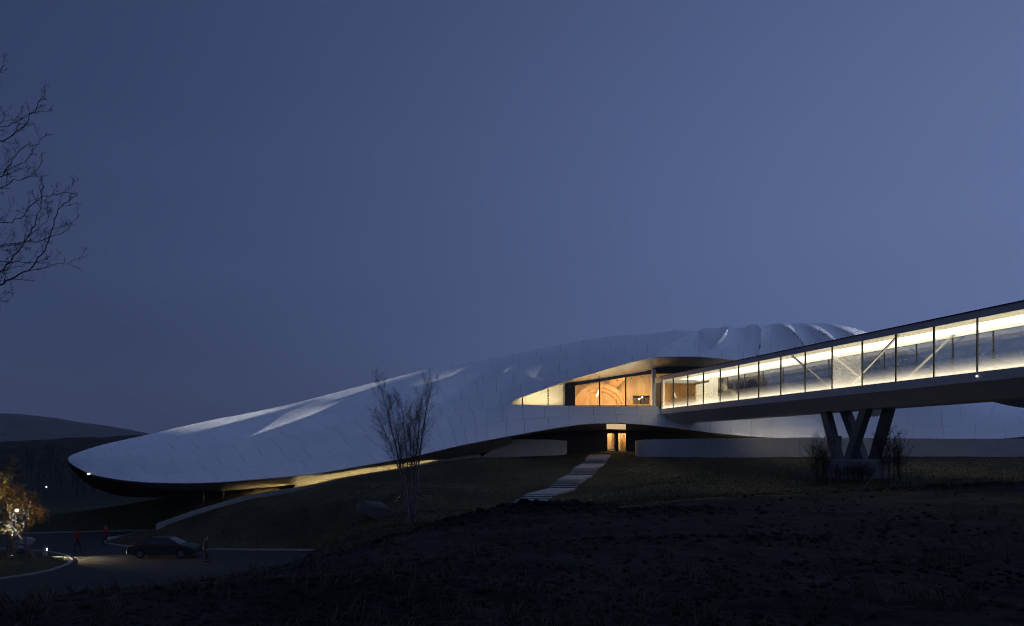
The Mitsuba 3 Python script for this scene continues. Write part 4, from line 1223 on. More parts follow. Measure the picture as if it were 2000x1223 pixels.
# bare tree whose branches come in at the upper left, close to the camera
NT = thing("bare_tree", "bare spreading tree reaching in from the left edge against the sky", "tree")
rng = np.random.default_rng(5)
nz_ = 15.0
tb = at(-330, 1215, nz_)
tb[2] = ground_z([tb[:2]])[0] - .2
tq = np.array([tb, tb + [0.1, .1, 2.2], at(-310, 700, nz_), at(-270, 480, nz_ + .2), at(-235, 270, nz_ - .1), at(-200, 60, nz_)])
tq = PchipInterpolator(np.arange(6), tq, axis=0)(np.linspace(0, 5, 20))
part(NT, "trunk", tube(tq, np.linspace(.19, .035, 20), 9), "mat_bark", smooth=60)
limbs = [  # main limbs as they enter the picture: (start on trunk, then pixels with small depth offsets), radius
    ([(-300, 640, 0), (-120, 590, .1), (0, 556, .1), (60, 520, .2), (92, 478, .3), (102, 440, .3), (120, 405, .4), (152, 380, .5)], .034),
    ([(-295, 620, 0), (-110, 560, -.3), (0, 530, -.4), (45, 478, -.4), (70, 430, -.5), (80, 385, -.5), (81, 342, -.6)], .030),
    ([(-285, 560, 0), (-130, 520, .5), (0, 512, .7), (60, 513, .8), (120, 514, .9), (164, 503, 1.0)], .018),
    ([(-280, 520, 0), (-120, 480, .4), (0, 480, .4), (55, 473, .4), (100, 465, .4), (130, 450, .4), (156, 418, .5)], .020),
    ([(-275, 500, 0), (-100, 450, -.6), (0, 435, -.7), (40, 428, -.7), (65, 400, -.8), (90, 380, -.8), (152, 376, -.9)], .020),
    ([(-265, 450, 0), (-110, 395, .3), (0, 367, .2), (30, 352, .2), (55, 348, .1), (75, 330, .1), (85, 312, 0)], .022),
    ([(-262, 440, 0), (-100, 385, .8), (0, 345, .8), (30, 303, .9), (48, 287, .9), (70, 281, 1.0), (92, 258, 1.1)], .024),
    ([(-245, 340, 0), (-100, 305, -.2), (0, 275, -.3), (40, 254, -.3), (62, 222, -.3), (80, 195, -.4), (88, 172, -.4)], .024),
    ([(-240, 320, 0), (-90, 275, .4), (0, 248, .4), (30, 238, .5), (60, 222, .5), (84, 203, .6)], .017),
    ([(-225, 220, 0), (-80, 190, .1), (-10, 152, .2), (2, 140, .2), (11, 126, .2)], .014),
    ([(-290, 640, .2), (-120, 610, .4), (0, 588, .5), (16, 586, .5), (27, 576, .5), (29, 566, .5)], .010),
    ([(-285, 590, .2), (-110, 545, .8), (0, 481, .8), (35, 478, .9), (50, 462, .9), (85, 440, 1.0), (100, 405, 1.0)], .018),
    ([(-232, 250, 0), (-90, 240, .3), (0, 242, .2), (12, 225, .2), (10, 216, .2)], .010),
    ([(-255, 420, 0), (-90, 350, -.4), (0, 335, -.5), (25, 325, -.5), (50, 310, -.5), (66, 290, -.5)], .015),
]
nspec = dict(seg=[8, 6, 4, 3], wob=[.05, .10, .13, .14], up=[.02, .05, .05, .04], taper=.72, rmin=.0026, kids=[0, 4, 2], ang=[(30, 55), (28, 55), (28, 55)], thin=[.5, .62, .7], len=[.4, .45, .5])
nspec["from"] = [.2, .25, .2]
tw = []
for pts, r in limbs:
    q = np.array([at(a, b, nz_ + c) for a, b, c in pts])
    j = np.argmin(np.linalg.norm(tq - q[0], axis=1)); q[0] = tq[j]
    s = np.r_[0, np.cumsum(np.linalg.norm(np.diff(q, axis=0), axis=1))]
    n = int(s[-1] / .10)
    qq = PchipInterpolator(s, q, axis=0)(np.linspace(0, s[-1], n))
    k3 = rng.normal(0, .016, (n, 3)); k3[[0, -1]] = 0
    qq = qq + k3
    rr = .74 * r * (1 - .86 * np.linspace(0, 1, n)) + .0026
    part(NT, "limb", tube(qq, rr, 5), "mat_bark", smooth=60)
    out = {}
    vis = [i for i in range(n) if qq[i, 0] / qq[i, 1] > -0.72]
    cnt = max(3, int(len(vis) * .62))
    for m_ in range(cnt):
        i = vis[int((m_ + rng.random()) / cnt * (len(vis) - 1))]
        ax = qq[min(i + 2, n - 1)] - qq[max(i - 1, 0)]; ax /= np.linalg.norm(ax)
        sd = np.array([-ax[2], rng.normal(0, .45), ax[0]]) * (1 if rng.random() < .62 else -1)
        sd /= np.linalg.norm(sd)
        a = math.radians(rng.uniform(26, 55))
        grow(rng, qq[i], ax * math.cos(a) + sd * math.sin(a), rng.uniform(.18, .62) * (1.1 - .5 * i / n), max(.0042, rr[i] * .55), 1, out, nspec)
    tw += sum(out.values(), [])
part(NT, "twigs", join(tw), "mat_twig", kind="stuff")


def leaves(rng, pts, size, n, spread):
    c = pts[rng.integers(0, len(pts), n)] + rng.normal(0, spread, (n, 3))
    a = rng.normal(0, 1, (n, 3)); a /= np.linalg.norm(a, axis=1, keepdims=True)
    b = np.cross(a, rng.normal(0, 1, (n, 3))); b /= np.linalg.norm(b, axis=1, keepdims=True)
    nn = np.cross(a, b)
    s = size * rng.uniform(.55, 1.25, (n, 1))
    V = np.stack([c - a * s, c + b * s * .42 + nn * s * .22, c + a * s, c - b * s * .42 + nn * s * .22], 1).reshape(-1, 3)
    k = np.arange(n)[:, None] * 4
    return V, np.vstack([k + [0, 1, 2], k + [0, 2, 3]])


AT = thing("autumn_tree", "small tree with withered brown leaves lit gold from below, at the left edge", "tree")
rng = np.random.default_rng(11)
aZ = 51.0
af = on_road(22, 1096)
af[2] = island_z(af[:2])[0] - .1
out, twigp, lv = {}, [], []
aspec = dict(seg=[7, 6, 5, 4], wob=[.06, .10, .13, .14], up=[.03, .05, .04, .02], taper=.75, rmin=.010, kids=[7, 6, 4], ang=[(28, 52), (28, 55), (30, 60)], thin=[.5, .55, .6], len=[.62, .52, .5])
aspec["from"] = [.28, .25, .2]
trunk = []
for k, (dx, dy, hh, r) in enumerate(((-.25, 0, 5.4, .11), (.30, .15, 6.0, .10), (-.95, .3, 5.2, .09), (.65, -.2, 4.3, .07))):
    o2 = {}
    d = np.array([dx * .9, dy * .8, 3.4])
    grow(rng, af + [dx * .28, dy * .3, 0], d, hh * .82, r, 0, o2, aspec)
    part(AT, "trunk", o2[0][0], "mat_pale_bark", smooth=60)
    for l in (1, 2, 3): out.setdefault(l, []).extend(o2.get(l, []))
part(AT, "branches", join(out[1] + out[2] + out[3]), "mat_pale_bark", kind="stuff")
tips = np.vstack([m.vertices for m in out[2] + out[3]])
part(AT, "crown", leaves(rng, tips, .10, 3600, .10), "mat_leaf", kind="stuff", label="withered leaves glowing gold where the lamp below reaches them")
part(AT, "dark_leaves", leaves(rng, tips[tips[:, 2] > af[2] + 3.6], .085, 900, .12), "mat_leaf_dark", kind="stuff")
for k, (dx, dy) in enumerate(((1.9, -.3), (1.2, .9), (-1.3, -.7))):
    b = af + [dx, dy, 0]; b[2] = island_z(b[:2])[0] - .15
    sk = thing("tree_prop", ("slanting wooden prop on the right of the gold-lit tree", "steeper wooden prop just behind the right side of the gold-lit tree", "wooden prop left of the gold-lit tree")[k], "prop")
    put(sk, tube([b, af + [dx * .12, dy * .12, 2.15]], [.05, .042], 7), "mat_stake")
# uplight at its foot
ul = thing("garden_uplight", "small ground spotlight at the foot of the gold-lit tree", "light")
up = af + [.9, -1.3, 0]; up[2] = island_z(up[:2])[0]
aim = af + [.1, .1, 4.6]
dv = (aim - up); dv /= np.linalg.norm(dv)
put(ul + "__housing", tube([up + [0, 0, -.02], up + [0, 0, .14]], [.05, .05], 8), "mat_black")
put(ul + "__head", tube([up + [0, 0, .16] - dv * .08, up + [0, 0, .16] + dv * .10], [.055, .075], 10), "mat_black")
put(ul + "__lens", trimesh.creation.cylinder(.06, .012, sections=12, transform=trimesh.geometry.align_vectors([0, 0, 1], dv)).apply_translation(up + [0, 0, .16] + dv * .115), "mat_lamp", emit=(6, 4.6, 2.2), weight=.05)
scene["uplight_beam"] = {"type": "spot", "sampling_weight": 0.7, "intensity": {"type": "rgb", "value": [640.0, 430.0, 170.0]}, "cutoff_angle": 33.0, "beam_width": 20.0, "to_world": T().look_at(origin=list(up + [0, 0, .16] + dv * .16), target=list(aim), up=[0, 1, 0.1])}


def shrub(rng, foot, h, spread, n, name, label, lean=0):
    t = thing(name, label, "shrub")
    st, fine = [], []
    for j in range(n):
        a = rng.uniform(0, 6.28); r0 = spread * .35 * math.sqrt(rng.random())
        b = foot + [r0 * math.cos(a), r0 * math.sin(a), 0]
        b[2] = ground_z([b[:2]])[0] - .05
        d = np.array([math.cos(a) * spread * .30 * rng.random() / h, math.sin(a) * spread * .3 * rng.random() / h, 1.0])
        o2 = {}
        sp_ = dict(seg=[7, 4, 3], wob=[.05, .09, .1], up=[.03, .05, .05], taper=.85, rmin=.0055, kids=[11, 3], ang=[(15, 38), (18, 40)], thin=[.6, .7], len=[.38, .5])
        sp_["from"] = [.25, .2]
        grow(rng, b, d, h * rng.uniform(.65, 1.05), .014, 0, o2, sp_)
        st += o2[0]; fine += o2.get(1, []) + o2.get(2, [])
    put(t + "__stems", join(st), "mat_twig", kind="stuff"); labels[t + "__stems"] = {"kind": "stuff"}
    put(t + "__twigs", join(fine), "mat_twig", kind="stuff"); labels[t + "__twigs"] = {"kind": "stuff"}
    return t


rng = np.random.default_rng(77)
shrub(rng, at(1603, 940, 51.5), 3.0, 1.5, 26, "shrub", "dense leafless shrub left of the bridge pier")
shrub(rng, at(1663, 938, 52.2), 1.25, 3.4, 60, "shrub", "low leafless hedge in front of the pier's concrete foot")
shrub(rng, at(1742, 935, 51.5), 3.1, 1.9, 26, "shrub", "tall leafless shrub right of the bridge pier, behind the propped young tree")
YT = thing("young_tree", "young leafless tree held by wooden props, right of the bridge pier", "tree")
yf = at(1735, 957, 46.5); yf[2] = ground_z([yf[:2]])[0] - .08
o2 = {}
ysp = dict(seg=[8, 6, 4, 3], wob=[.03, .08, .1, .1], up=[.02, .06, .05, .03], taper=.85, rmin=.006, kids=[12, 6, 3], ang=[(25, 48), (22, 45), (20, 40)], thin=[.5, .6, .7], len=[.46, .45, .5])
ysp["from"] = [.35, .2, .2]
grow(rng, yf, np.array([.05, 0, 1.0]), 3.4, .055, 0, o2, ysp)
part(YT, "trunk", o2[0][0], "mat_bark", smooth=60)
part(YT, "twigs", join(o2[1] + o2[2] + o2[3]), "mat_twig", kind="stuff")
for k, (dx, dy) in enumerate(((-1.6, .1), (.8, -.1), (-.3, 1.0))):
    b = yf + [dx, dy, 0]; b[2] = ground_z([b[:2]])[0] - .1
    sk = thing("tree_prop", ("long slanting prop left of the young tree by the pier", "steep prop right of the young tree by the pier", "prop behind the young tree by the pier")[k], "prop")
    put(sk, tube([b, yf + [dx * .25, dy * .2, 1.42]], [.035, .03], 6), "mat_stake")
sk = thing("tree_prop", "horizontal bar tying the props of the young tree by the pier", "prop")
put(sk, tube([yf + [-.85, .12, 1.3], yf + [.45, .02, 1.34]], [.03, .03], 6), "mat_stake")


# ------------------------------------------------------------------ stones
def stone(foot, size, seed, flat_top=0.0):
    m = trimesh.creation.icosphere(subdivisions=4)
    v = m.vertices.copy()
    r = np.random.default_rng(seed)
    for _ in range(11):                       # cleaved faces
        n = r.normal(0, 1, 3); n /= np.linalg.norm(n)
        h = r.uniform(.42, .78)
        d = v @ n - h
        v -= np.maximum(d, 0)[:, None] * n * .92
    v *= (1 + .10 * (meshkit.fbm(v * 2.2 + seed, 4, seed) - .5))[:, None]
    v *= np.array(size) / 2 / np.abs(v).max(0)
    return v + foot + [0, 0, size[2] * .36], m.faces


bl = thing("boulder", "large angular boulder on the lawn left of the birch", "rock")
bf = at(734, 1006, 44); bf[2] = ground_z([bf[:2]])[0]
put(bl, stone(bf - [0, 0, .22], (2.25, 1.5, 1.35), 3), "mat_rock", smooth=28)
for k, (px_, py_, sz, lab) in enumerate(((34, 1083, (1.4, .9, .75), "pale rock on the planting island right behind the lit trunk, lower of two"), (47, 1070, (1.8, 1.0, .95), "pale rock behind the lit trunk, upper of two"))):
    rk = thing("rock", lab, "rock")
    f_ = on_road(px_, py_ + 2)
    f_[2] = ROAD_Z + .1
    put(rk, stone(f_, sz, 20 + k), "mat_pale_rock", smooth=28)

# ------------------------------------------------------------------ people on the road
def blob(bones, step=0.035):
    """one continuous skin over tapering bones ((joint, radius), (joint, radius))"""
    ms = []
    for (a, ra), (b, rb) in bones:
        ms.append(m3.Manifold.hull(m3.Manifold.sphere(ra, 12).translate(list(map(float, a))) + m3.Manifold.sphere(rb, 12).translate(list(map(float, b)))))
    m = m3.Manifold.batch_boolean(ms, m3.OpType.Add).refine_to_length(step)
    q = m.to_mesh()
    t = trimesh.Trimesh(q.vert_properties[:, :3], q.tri_verts, process=True)
    trimesh.smoothing.filter_taubin(t, iterations=6)
    return t


def person(px, py, yaw, label, jacket, stride=.16, bag=False, height=1.72):
    t = thing("person", label, "person", group=None)
    f = on_road(px, py); f[2] = ROAD_Z + .004
    s = height / 1.75
    M = T().translate(list(f)).rotate([0, 0, 1], yaw).scale(s)
    Mx = np.array(M.matrix, float)

    def place(m): return m.apply_transform(Mx)
    V = lambda *a: np.array(a, float)
    hip = [V(-.09, 0, .93), V(.09, 0, .93)]
    kn = [V(-.10, stride * .55 + .03, .50), V(.10, -stride * .35 + .03, .50)]
    an = [V(-.10, stride, .085), V(.10, -stride * 1.2, .12)]
    toe = [a + V(0, .17, -.055) for a in an]
    sh = [V(-.19, 0, 1.43), V(.19, 0, 1.43)]
    el = [V(-.25, -.06 - stride * .4, 1.14), V(.25, -.05 + stride * .4, 1.14)]
    wr = [V(-.25, .06 - stride * .7, .90), V(.25, .08 + stride * .7, .91)]
    neck, head = V(0, .01, 1.50), V(0, .03, 1.635)
    body = []
    for k in (0, 1):
        body += [((hip[k], .088), (kn[k], .058)), ((kn[k], .056), (an[k], .040)), ((an[k], .042), (toe[k], .032)),
                 ((sh[k], .055), (el[k], .042)), ((el[k], .040), (wr[k], .028))]
        palm = wr[k] + V(0, .01, -.075)
        body += [((wr[k], .026), (palm, .030))]
        for j in range(4):
            o = V((j - 1.5) * .003 * (1 if k else -1), (j - 1.5) * .019, 0)
            a = palm + o + V(0, 0, -.02); b = a + V(-.006 * (1 if k else -1), .006, -.035 + .004 * abs(j - 1)); c = b + V(-.014 * (1 if k else -1), .006, -.026)
            body += [((a, .0095), (b, .009)), ((b, .009), (c, .0078))]
        th = wr[k] + V(0, .028, -.04)
        body += [((th, .011), (th + V(-.008 * (1 if k else -1), .028, -.034), .0095))]
    body += [((V(0, 0, .96), .125), (V(0, .01, 1.18), .115)), ((V(0, .01, 1.18), .115), (V(0, 0, 1.38), .125)), ((sh[0], .06), (sh[1], .06)), ((neck - V(0, 0, .06), .055), (neck + V(0, .01, .05), .050)),
             ((head + V(0, -.012, .03), .088), (head + V(0, .012, -.035), .072)), ((head + V(0, .03, -.06), .05), (head + V(0, .045, -.085), .034)),
             ((head + V(0, .088, -.005), .012), (head + V(0, .100, -.028), .014)), ((head + V(-.088, 0, -.01), .018), (head + V(-.086, -.008, .018), .016)), ((head + V(.088, 0, -.01), .018), (head + V(.086, -.008, .018), .016)),
             ((head + V(-.02, .080, -.062), .010), (head + V(.02, .080, -.062), .010))]
    part(t, "body", place(blob(body, .022)), "mat_skin", smooth=True)
    part(t, "hair", place(blob([((head + V(0, -.022, .045), .090), (head + V(0, -.03, -.01), .084))], .03)), "mat_hair", smooth=True)
    for e in (-1, 1):
        part(t, "eye", place(trimesh.creation.icosphere(1, .011).apply_translation(head + V(.031 * e, .077, .004))), "mat_black", smooth=True)
    jk = [((V(0, 0, .90), .148), (V(0, .01, 1.18), .142)), ((V(0, .01, 1.18), .142), (V(0, 0, 1.38), .146)), ((sh[0], .085), (sh[1], .085)), ((V(0, 0, 1.40), .10), (V(0, -.01, 1.50), .072))]
    for k in (0, 1): jk += [((sh[k], .078), (el[k], .064)), ((el[k], .062), (wr[k] + V(0, 0, .03), .046))]
    part(t, "jacket", place(blob(jk, .035)), jacket, smooth=True)
    tr = [((V(0, 0, .94), .135), (V(0, 0, .88), .128))]
    for k in (0, 1): tr += [((hip[k], .104), (kn[k], .076)), ((kn[k], .074), (an[k] + V(0, 0, .06), .056))]
    part(t, "trousers", place(blob(tr, .035)), "mat_cloth_dark", smooth=True)
    for k in (0, 1): part(t, "shoe", place(blob([((an[k] + V(0, -.03, -.035), .050), (toe[k] + V(0, .02, .012), .042))], .03)), "mat_black", smooth=True)
    if bag:
        b = thing("shoulder_bag", "dark bag carried by the walker in red nearest the bollard", "bag")
        put(b, place(rbox(.12, .34, .28, .03).apply_translation(V(.335, .02, .86))), "mat_cloth_dark")
    return t


person(152, 1077, 70, "person in a red jacket walking on the road, nearest to the glowing bollard", "mat_red", .17)
person(206, 1066, 95, "person in a red jacket walking by the pale kerb, farther from the bollard", "mat_red", .12, height=1.66)
person(402, 1098, -80, "person in a tan coat standing at the front of the dark car", "mat_cloth_tan", .04, height=1.76)

# ------------------------------------------------------------------ car
CARK = thing("car", "low dark saloon car standing on the road below the lawn", "car")


def car(px, py, yaw):
    f = on_road(px, py); f[2] = ROAD_Z + .004
    M = np.array(T().translate(list(f)).rotate([0, 0, 1], yaw).matrix, float)
    side = np.array([(-2.3, .32), (-2.34, .62), (-2.22, .86), (-1.75, .94), (-1.0, .98), (1.05, .98), (1.9, .88), (2.25, .72), (2.33, .48), (2.28, .30), (1.85, .24), (-1.9, .24)])
    prof = [(0.0, .80), (.10, .86), (.5, .9), (.8, .9), (.98, .84)]
    rows = []
    for y, in_ in ((-.90, .0), (-.82, .035), (0, .05), (.82, .035), (.90, .0)):
        c = side.mean(0)
        rows.append(np.c_[side[:, 0] * (0.965 + in_), np.full(len(side), y), c[1] + (side[:, 1] - c[1]) * (0.90 + 2 * in_)])
    body = join([hull(np.vstack(rows))])
    wheels_at = [(-1.38, s) for s in (-1, 1)] + [(1.42, s) for s in (-1, 1)]
    mb = m3.Manifold(m3.Mesh(vert_properties=np.array(body.vertices, np.float32), tri_verts=np.array(body.faces, np.uint32)))
    for x, s in wheels_at:
        mb -= m3.Manifold.cylinder(.5, .37, .37, 24).rotate([90, 0, 0]).translate([x, s * .75 + .25, .32])
    q = mb.to_mesh()
    part(CARK, "body", trimesh.Trimesh(q.vert_properties[:, :3], q.tri_verts, process=False).apply_transform(M), "mat_car", smooth=32)
    cab = hull([(x, y * w, z) for x, z, w in ((-1.85, .93, .80), (-1.05, 1.40, .62), (-.2, 1.46, .60), (.45, 1.42, .61), (1.3, .95, .80)) for y in (-1, 1)])
    part(CARK, "cabin", cab.apply_transform(M), "mat_car", smooth=32)
    for s in (-1, 1):
        for xs_ in ([(-1.32, .98), (-.98, 1.33), (-.28, 1.39), (-.24, .98)], [(-.16, .98), (-.20, 1.39), (.38, 1.35), (.95, .98)]):
            v = [(x, s * (.80 - (z - .94) * .41 + .012), z) for x, z in xs_]
            part(CARK, "window", hull(v + [(x, y - s * .02, z) for x, y, z in v]).apply_transform(M), "mat_car_glass")
    for x0, z0, x1, z1 in ((1.27, .98, .52, 1.39), (-1.78, .98, -1.10, 1.37)):
        sg_ = 1 if x0 > 0 else -1
        v = [(x0 + .02 * sg_, -.70, z0), (x0 + .02 * sg_, .70, z0), (x1 + .02 * sg_, .55, z1), (x1 + .02 * sg_, -.55, z1)]
        part(CARK, "windscreen", hull(v + [(x - .02 * sg_, y, z - .01) for x, y, z in v]).apply_transform(M), "mat_car_glass")
    for x, s in wheels_at:
        w = numbered(CARK + "__wheel")
        put(w, trimesh.creation.annulus(.20, .325, .20, sections=24).apply_transform(np.array(T().translate([x, s * .80, .325]).rotate([1, 0, 0], 90).matrix)).apply_transform(M), "mat_tyre", smooth=40)
        put(w + "__rim", trimesh.creation.cylinder(.20, .16, sections=16).apply_transform(np.array(T().translate([x, s * .81, .325]).rotate([1, 0, 0], 90).matrix)).apply_transform(M), "mat_steel", smooth=40)
    for s in (-1, 1):
        part(CARK, "headlight", rbox(.14, .38, .13, .03).apply_translation((2.19, s * .62, .66)).apply_transform(M), "mat_car_glass")
        part(CARK, "tail_light", rbox(.10, .36, .12, .03).apply_translation((-2.27, s * .64, .74)).apply_transform(M), "mat_red")


car(322, 1088, 4)

# ------------------------------------------------------------------ lamps
BO = thing("bollard_light", "short grey bollard light on the planting island, washing the kerb and road", "light")
bo = on_road(88, 1090); bo[2] = island_z(bo[:2])[0]
bh = .62
part(BO, "post", rbox(.24, .24, bh, .02).apply_translation(bo + [0, 0, bh / 2 - .03]), "mat_fascia")
part(BO, "cap", rbox(.28, .28, .06, .015).apply_translation(bo + [0, 0, bh + .012]), "mat_steel")
part(BO, "lens", box(bo[0] + .121, bo[0] + .128, bo[1] - .09, bo[1] + .09, bo[2] + bh - .26, bo[2] + bh - .10), "mat_lamp", emit=(3.2, 2.5, 1.4), weight=.05)
scene["bollard_beam"] = {"type": "spot", "sampling_weight": 0.7, "intensity": {"type": "rgb", "value": [330.0, 265.0, 150.0]}, "cutoff_angle": 33.0, "beam_width": 9.0,
                         "to_world": T().look_at(origin=list(bo + [.16, 0, bh - .14]), target=list(bo + [4.2, -.6, -.62]), up=[0, 0, 1])}
LP = thing("lamp_post", "slim garden lamp with a bright bulb shining through the gold-lit tree", "lamp")
lp = at(33, 997, 47.5)
lg = ROAD_Z
part(LP, "post", tube([(lp[0] + .55, lp[1], lg - .3), (lp[0] + .55, lp[1], lp[2] - .15), (lp[0] + .5, lp[1], lp[2] - .05)], [.05, .04, .035], 7), "mat_steel")
part(LP, "arm", tube([(lp[0] + .52, lp[1], lp[2] - .10), (lp[0] + .05, lp[1], lp[2] - .02)], [.03, .03], 6), "mat_steel")
part(LP, "bulb", trimesh.creation.icosphere(2, .085).apply_translation(lp), "mat_lamp", emit=(24, 19, 10), weight=.05)
part(LP, "lit_arm_plate", rbox(.55, .10, .04, .01).apply_translation(lp + [.36, -.05, -.2]), "mat_brace")
FL = thing("lamp_post", "tiny distant white lamp post in the dark valley left of the roof tip", "lamp")
fl = at(91.5, 962.5, 165.0)
part(FL, "post", tube([(fl[0], fl[1], EYE - 10.2), (fl[0], fl[1], fl[2] + .9)], [.14, .10], 6), "mat_steel")
part(FL, "lantern", hull([fl + [a * .30, b * .2, c * .55] for a in (-1, 1) for b in (-1, 1) for c in (-1, 1)]), "mat_lamp", emit=(1.7, 1.55, 1.1), weight=.05)
part(FL, "bulb", trimesh.creation.icosphere(1, .17).apply_translation(fl + [-.12, 0, 1.25]), "mat_lamp", emit=(1.5, 1.55, 1.7), weight=.05)
RL = thing("roof_edge_light", "small floodlight glinting under the left tip of the roof", "light")
rl = at(174, 924.5, 72.7) + np.array([0, -.08, -.05])
part(RL, "housing", rbox(.30, .16, .12, .02).apply_translation(rl + [0, .12, 0]), "mat_black")
part(RL, "lens", rbox(.26, .04, .10, .01).apply_translation(rl), "mat_lamp", emit=(9, 8, 5.5), weight=.05)
# strip behind the edging wall that washes the plinth and the underside of the roof
SL = thing("wash_light", "strip lamp behind the edging wall, washing the underside of the roof edge gold", "light")
sl = resample(KC(np.linspace(575, 850, 16)) + [0, 1.3, -0.50], .8)
put(SL, ribbon(sl, .24, 0.0, .05), "mat_lamp", emit=(12.5, 9.4, 4.0), weight=2.0)
GL = thing("bank_light", "small spotlight under the roof edge lighting a patch of grass on the bank", "light")
gl = at(588, 949, 74.6)
put(GL, tube([gl + [.2, 0, .1], gl + [-.05, 0, 0]], [.06, .07], 8), "mat_black")
gt = at(520, 962, 73.0)
scene["bank_beam"] = {"type": "spot", "sampling_weight": 0.5, "intensity": {"type": "rgb", "value": [520.0, 380.0, 120.0]}, "cutoff_angle": 40.0, "beam_width": 14.0, "to_world": T().look_at(origin=list(gl + [-.15, 0, .02]), target=list(gt), up=[0, 0, 1])}
eo = KC(590.0) + [0, 1.2, -.25]
scene["eave_beam"] = {"type": "spot", "sampling_weight": 0.6, "intensity": {"type": "rgb", "value": [240.0, 180.0, 85.0]}, "cutoff_angle": 20.0, "beam_width": 5.0, "to_world": T().look_at(origin=list(eo), target=list(at(400, 957, 70.0)), up=[0, 0, 1])}
for k, (a, b0, b1) in enumerate(((398, 958, 1002), (437, 957, 990))):
    sp_ = thing("slim_post", ("thin pale post under the roof edge, left one of two", "thin pale post under the roof edge, right one of two")[k], "post")
    pz = 71.8
    put(sp_, tube([at(a, b0 - 4, pz), at(a, b1, pz)], [.035, .035], 6), "mat_brace")

# ------------------------------------------------------------------ hills and far woods
def ridge(name, pts, Z, depth, mat_, label, amp, foot=-12, seed=0, trees=0.0):
    """a hill: pts (px, py) of its skyline at distance Z; it slopes down towards us and away over 'depth'"""
    pts = np.array(pts, float)
    x = np.linspace(pts[0, 0], pts[-1, 0], 420)
    y = PchipInterpolator(pts[:, 0], pts[:, 1])(x)
    s = np.linspace(-1, 1, 41)
    X, S = np.meshgrid((x - 1000) / FPX * Z, s, indexing="ij")
    Hh = ((HORIZON - y) / FPX * Z)[:, None] - foot
    prof = np.cos(S * math.pi / 2) ** 1.15
    zz = EYE + foot + Hh * prof
    Y = Z + S * depth
    p = np.stack([X * 0.0022 / (amp / 14), Y * 0.0022 / (amp / 14), X * 0], -1)
    zz = zz + (meshkit.fbm(p * 2, 5, seed) - .5) * amp * prof
    if trees: zz = zz + np.maximum(meshkit.noise(np.stack([X / trees, Y / trees, X * 0], -1), seed + 3), .3) * trees * .9 * np.minimum(prof * 3, 1)
    k = structure(name, label)
    put(k, gridmesh(np.stack([X, Y, zz], -1)), mat_, smooth=True)


ridge("hill", [(-1500, 800), (-700, 812), (-300, 806), (-60, 806), (0, 808), (50, 809), (120, 819), (200, 832), (280, 851), (360, 868), (460, 877), (700, 880), (1000, 880), (1500, 879), (2000, 878), (3000, 876)], 2600, 900, "mat_hill_far", "far wooded hill fading blue in the dusk", 16, -12, 1)
ridge("hill", [(-1500, 862), (-500, 868), (-100, 872), (0, 877), (60, 876), (100, 875), (130, 876), (165, 871), (195, 866), (240, 861), (300, 858), (400, 862), (700, 868), (1500, 870), (3000, 868)], 560, 260, "mat_hill_near", "nearer dark wooded hill in front of the blue one", 3, -11, 5, trees=4.5)
ridge("hill", [(1500, 815), (1850, 790), (1935, 778), (2000, 772), (2150, 765), (2500, 770), (3000, 800)], 330, 90, "mat_hill_near", "dark wooded hill showing under the right end of the bridge", 5, -11, 8, trees=7.0)
# trees in the valley left of the roof
_vx = [8, 30, 52, 75, 98, 118, 142, 165, 190, 215, 60, 110, 150, 235, 20, 180]
_ord = ["first", "second", "third", "fourth", "fifth", "sixth", "seventh", "eighth", "ninth", "tenth", "eleventh", "twelfth", "thirteenth", "fourteenth", "fifteenth", "sixteenth"]
VT_LABELS = [f"dark leafless valley tree behind the road, {_ord[sorted(_vx).index(v)]} from the left" for v in _vx]
rng = np.random.default_rng(3)
for k in range(16):
    px_ = [8, 30, 52, 75, 98, 118, 142, 165, 190, 215, 60, 110, 150, 235, 20, 180][k]
    Zk = rng.uniform(130, 230)
    hh = rng.uniform(5, 9)
    base = np.array([(px_ - 1000) / FPX * Zk, Zk, EYE - 8.3])
    tk = thing("valley_tree", VT_LABELS[k], "tree", group="dark trees in the valley behind the road")
    o2 = {}
    vs = dict(seg=[6, 5, 4], wob=[.05, .09, .12], up=[.03, .06, .05], taper=.8, rmin=.035, kids=[12, 7], ang=[(25, 55), (25, 50)], thin=[.5, .6], len=[.5, .45]); vs["from"] = [.25, .2]
    grow(rng, base, np.array([rng.normal(0, .05), 0, 1.0]), hh, .18, 0, o2, vs)
    part(tk, "trunk", o2[0][0], "mat_bark", smooth=60)
    part(tk, "crown", join(o2[1] + o2[2]), "mat_bark", kind="stuff")

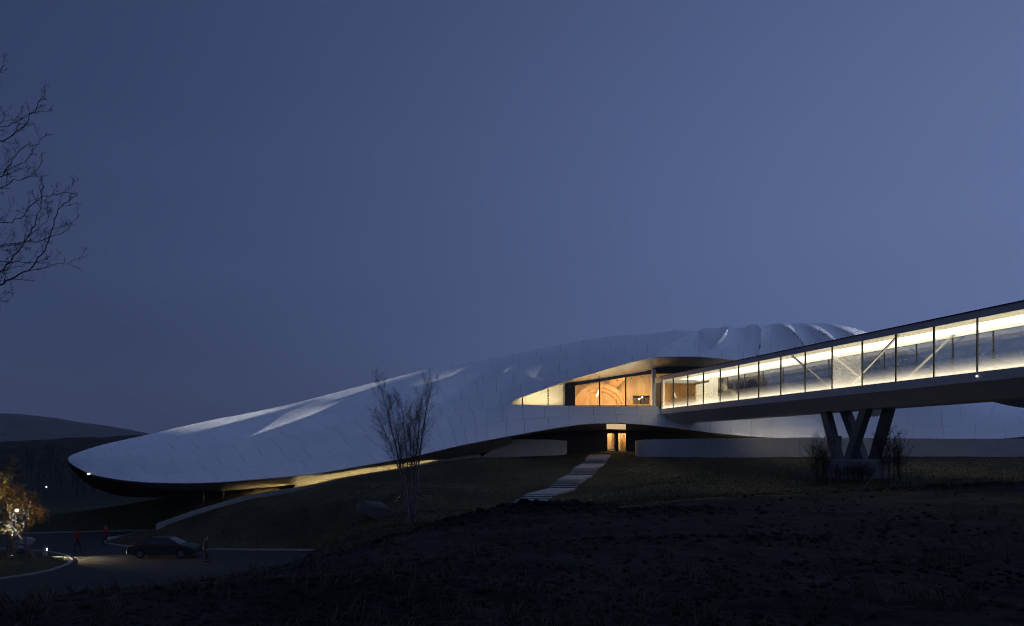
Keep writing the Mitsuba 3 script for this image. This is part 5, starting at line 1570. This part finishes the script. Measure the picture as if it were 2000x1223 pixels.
# two floodlights on masts outside the picture: low from the far left along the roof, and from the far right across its crown
for k, (pos, aim, power, cut, beam, lab) in enumerate((((-97.0, 141.0, EYE + 19.0), (-31.0, 86.0, EYE + 3.9), 64000, 5.2, 2.0, "floodlight on a mast far left, grazing the first fold of the roof"),
                                                       ((-101.0, 147.0, EYE + 20.0), (-17.8, 92.6, EYE + 7.8), 42000, 4.6, 2.6, "floodlight on a mast far left, grazing the folds behind the birch"),
                                                       ((88.0, 107.0, EYE + 17.0), (33.0, 97.5, EYE + 14.8), 8500, 9.0, 4.0, "floodlight on a mast far right, grazing the crown of the roof"))):
    FM = thing("floodlight_mast", lab, "light")
    fm = np.array(pos)
    part(FM, "mast", tube([(fm[0], fm[1] + .4, EYE - 9), (fm[0], fm[1] + .4, fm[2])], [.12, .07], 8), "mat_steel")
    part(FM, "head", rbox(.5, .35, .4, .04).apply_translation(fm + [0, .35, 0]), "mat_steel")
    if k < 2:   # hood put in out of view: cuts the lamp beam off above its folds
        q1, q2 = (((-36.0, 83.5, EYE + 3.3), (-24.0, 89.5, EYE + 6.3)), ((-19.0, 92.0, EYE + 7.6), (-10.0, 96.0, EYE + 10.9)))[k]
        f1, f2 = (np.array(q) - fm for q in (q1, q2))
        f1 /= np.linalg.norm(f1); f2 /= np.linalg.norm(f2)
        upv = np.cross(f2, f1); upv = upv * np.sign(upv[2]) / np.linalg.norm(upv)
        rim = [f1 + t * (f2 - f1) for t in ((-1.2, 2.2), (-1.6, 2.6))[k]]
        part(FM, "added_hood", hull([fm + r_ * a + upv * c for r_ in rim for a in (.05, 1.0) for c in (.002, .02)]), "mat_steel")
    scene[f"flood_beam_{k}"] = {"type": "spot", "sampling_weight": 1.5, "intensity": {"type": "rgb", "value": [power, power * .97, power * (.86, .9, 1.0)[k]]}, "cutoff_angle": cut, "beam_width": beam, "to_world": T().look_at(origin=list(fm), target=list(aim), up=[0, 0, 1])}
UL2 = thing("wash_light", "strip lamp behind the long wall, washing the low white shell under the bridge", "light")
ul2 = np.array([at(x, 868, 79.0) for x in np.linspace(1420, 1625, 12)])
put(UL2, ribbon(ul2, .20, 0.0, .05), "mat_lamp", emit=(7.5, 6.6, 5.2), weight=1.5)

# ------------------------------------------------------------------ air
scene["haze_air"] = {"type": "homogeneous", "albedo": {"type": "rgb", "value": [0.95, 0.95, 0.95]}, "sigma_t": {"type": "rgb", "value": [1.3e-4, 1.3e-4, 1.3e-4]}}
scene["mat_air"] = {"type": "null"}
scene["haze"] = {"type": "cube", "to_world": T().translate([0, 0, EYE + 74]).scale([6600, 6600, 90]), "bsdf": {"type": "ref", "id": "mat_air"}, "interior": {"type": "ref", "id": "haze_air"}}
scene["camera"]["medium"] = {"type": "ref", "id": "haze_air"}
labels["haze"] = {"label": "thin blue dusk haze over the valley", "category": "haze", "kind": "stuff"}
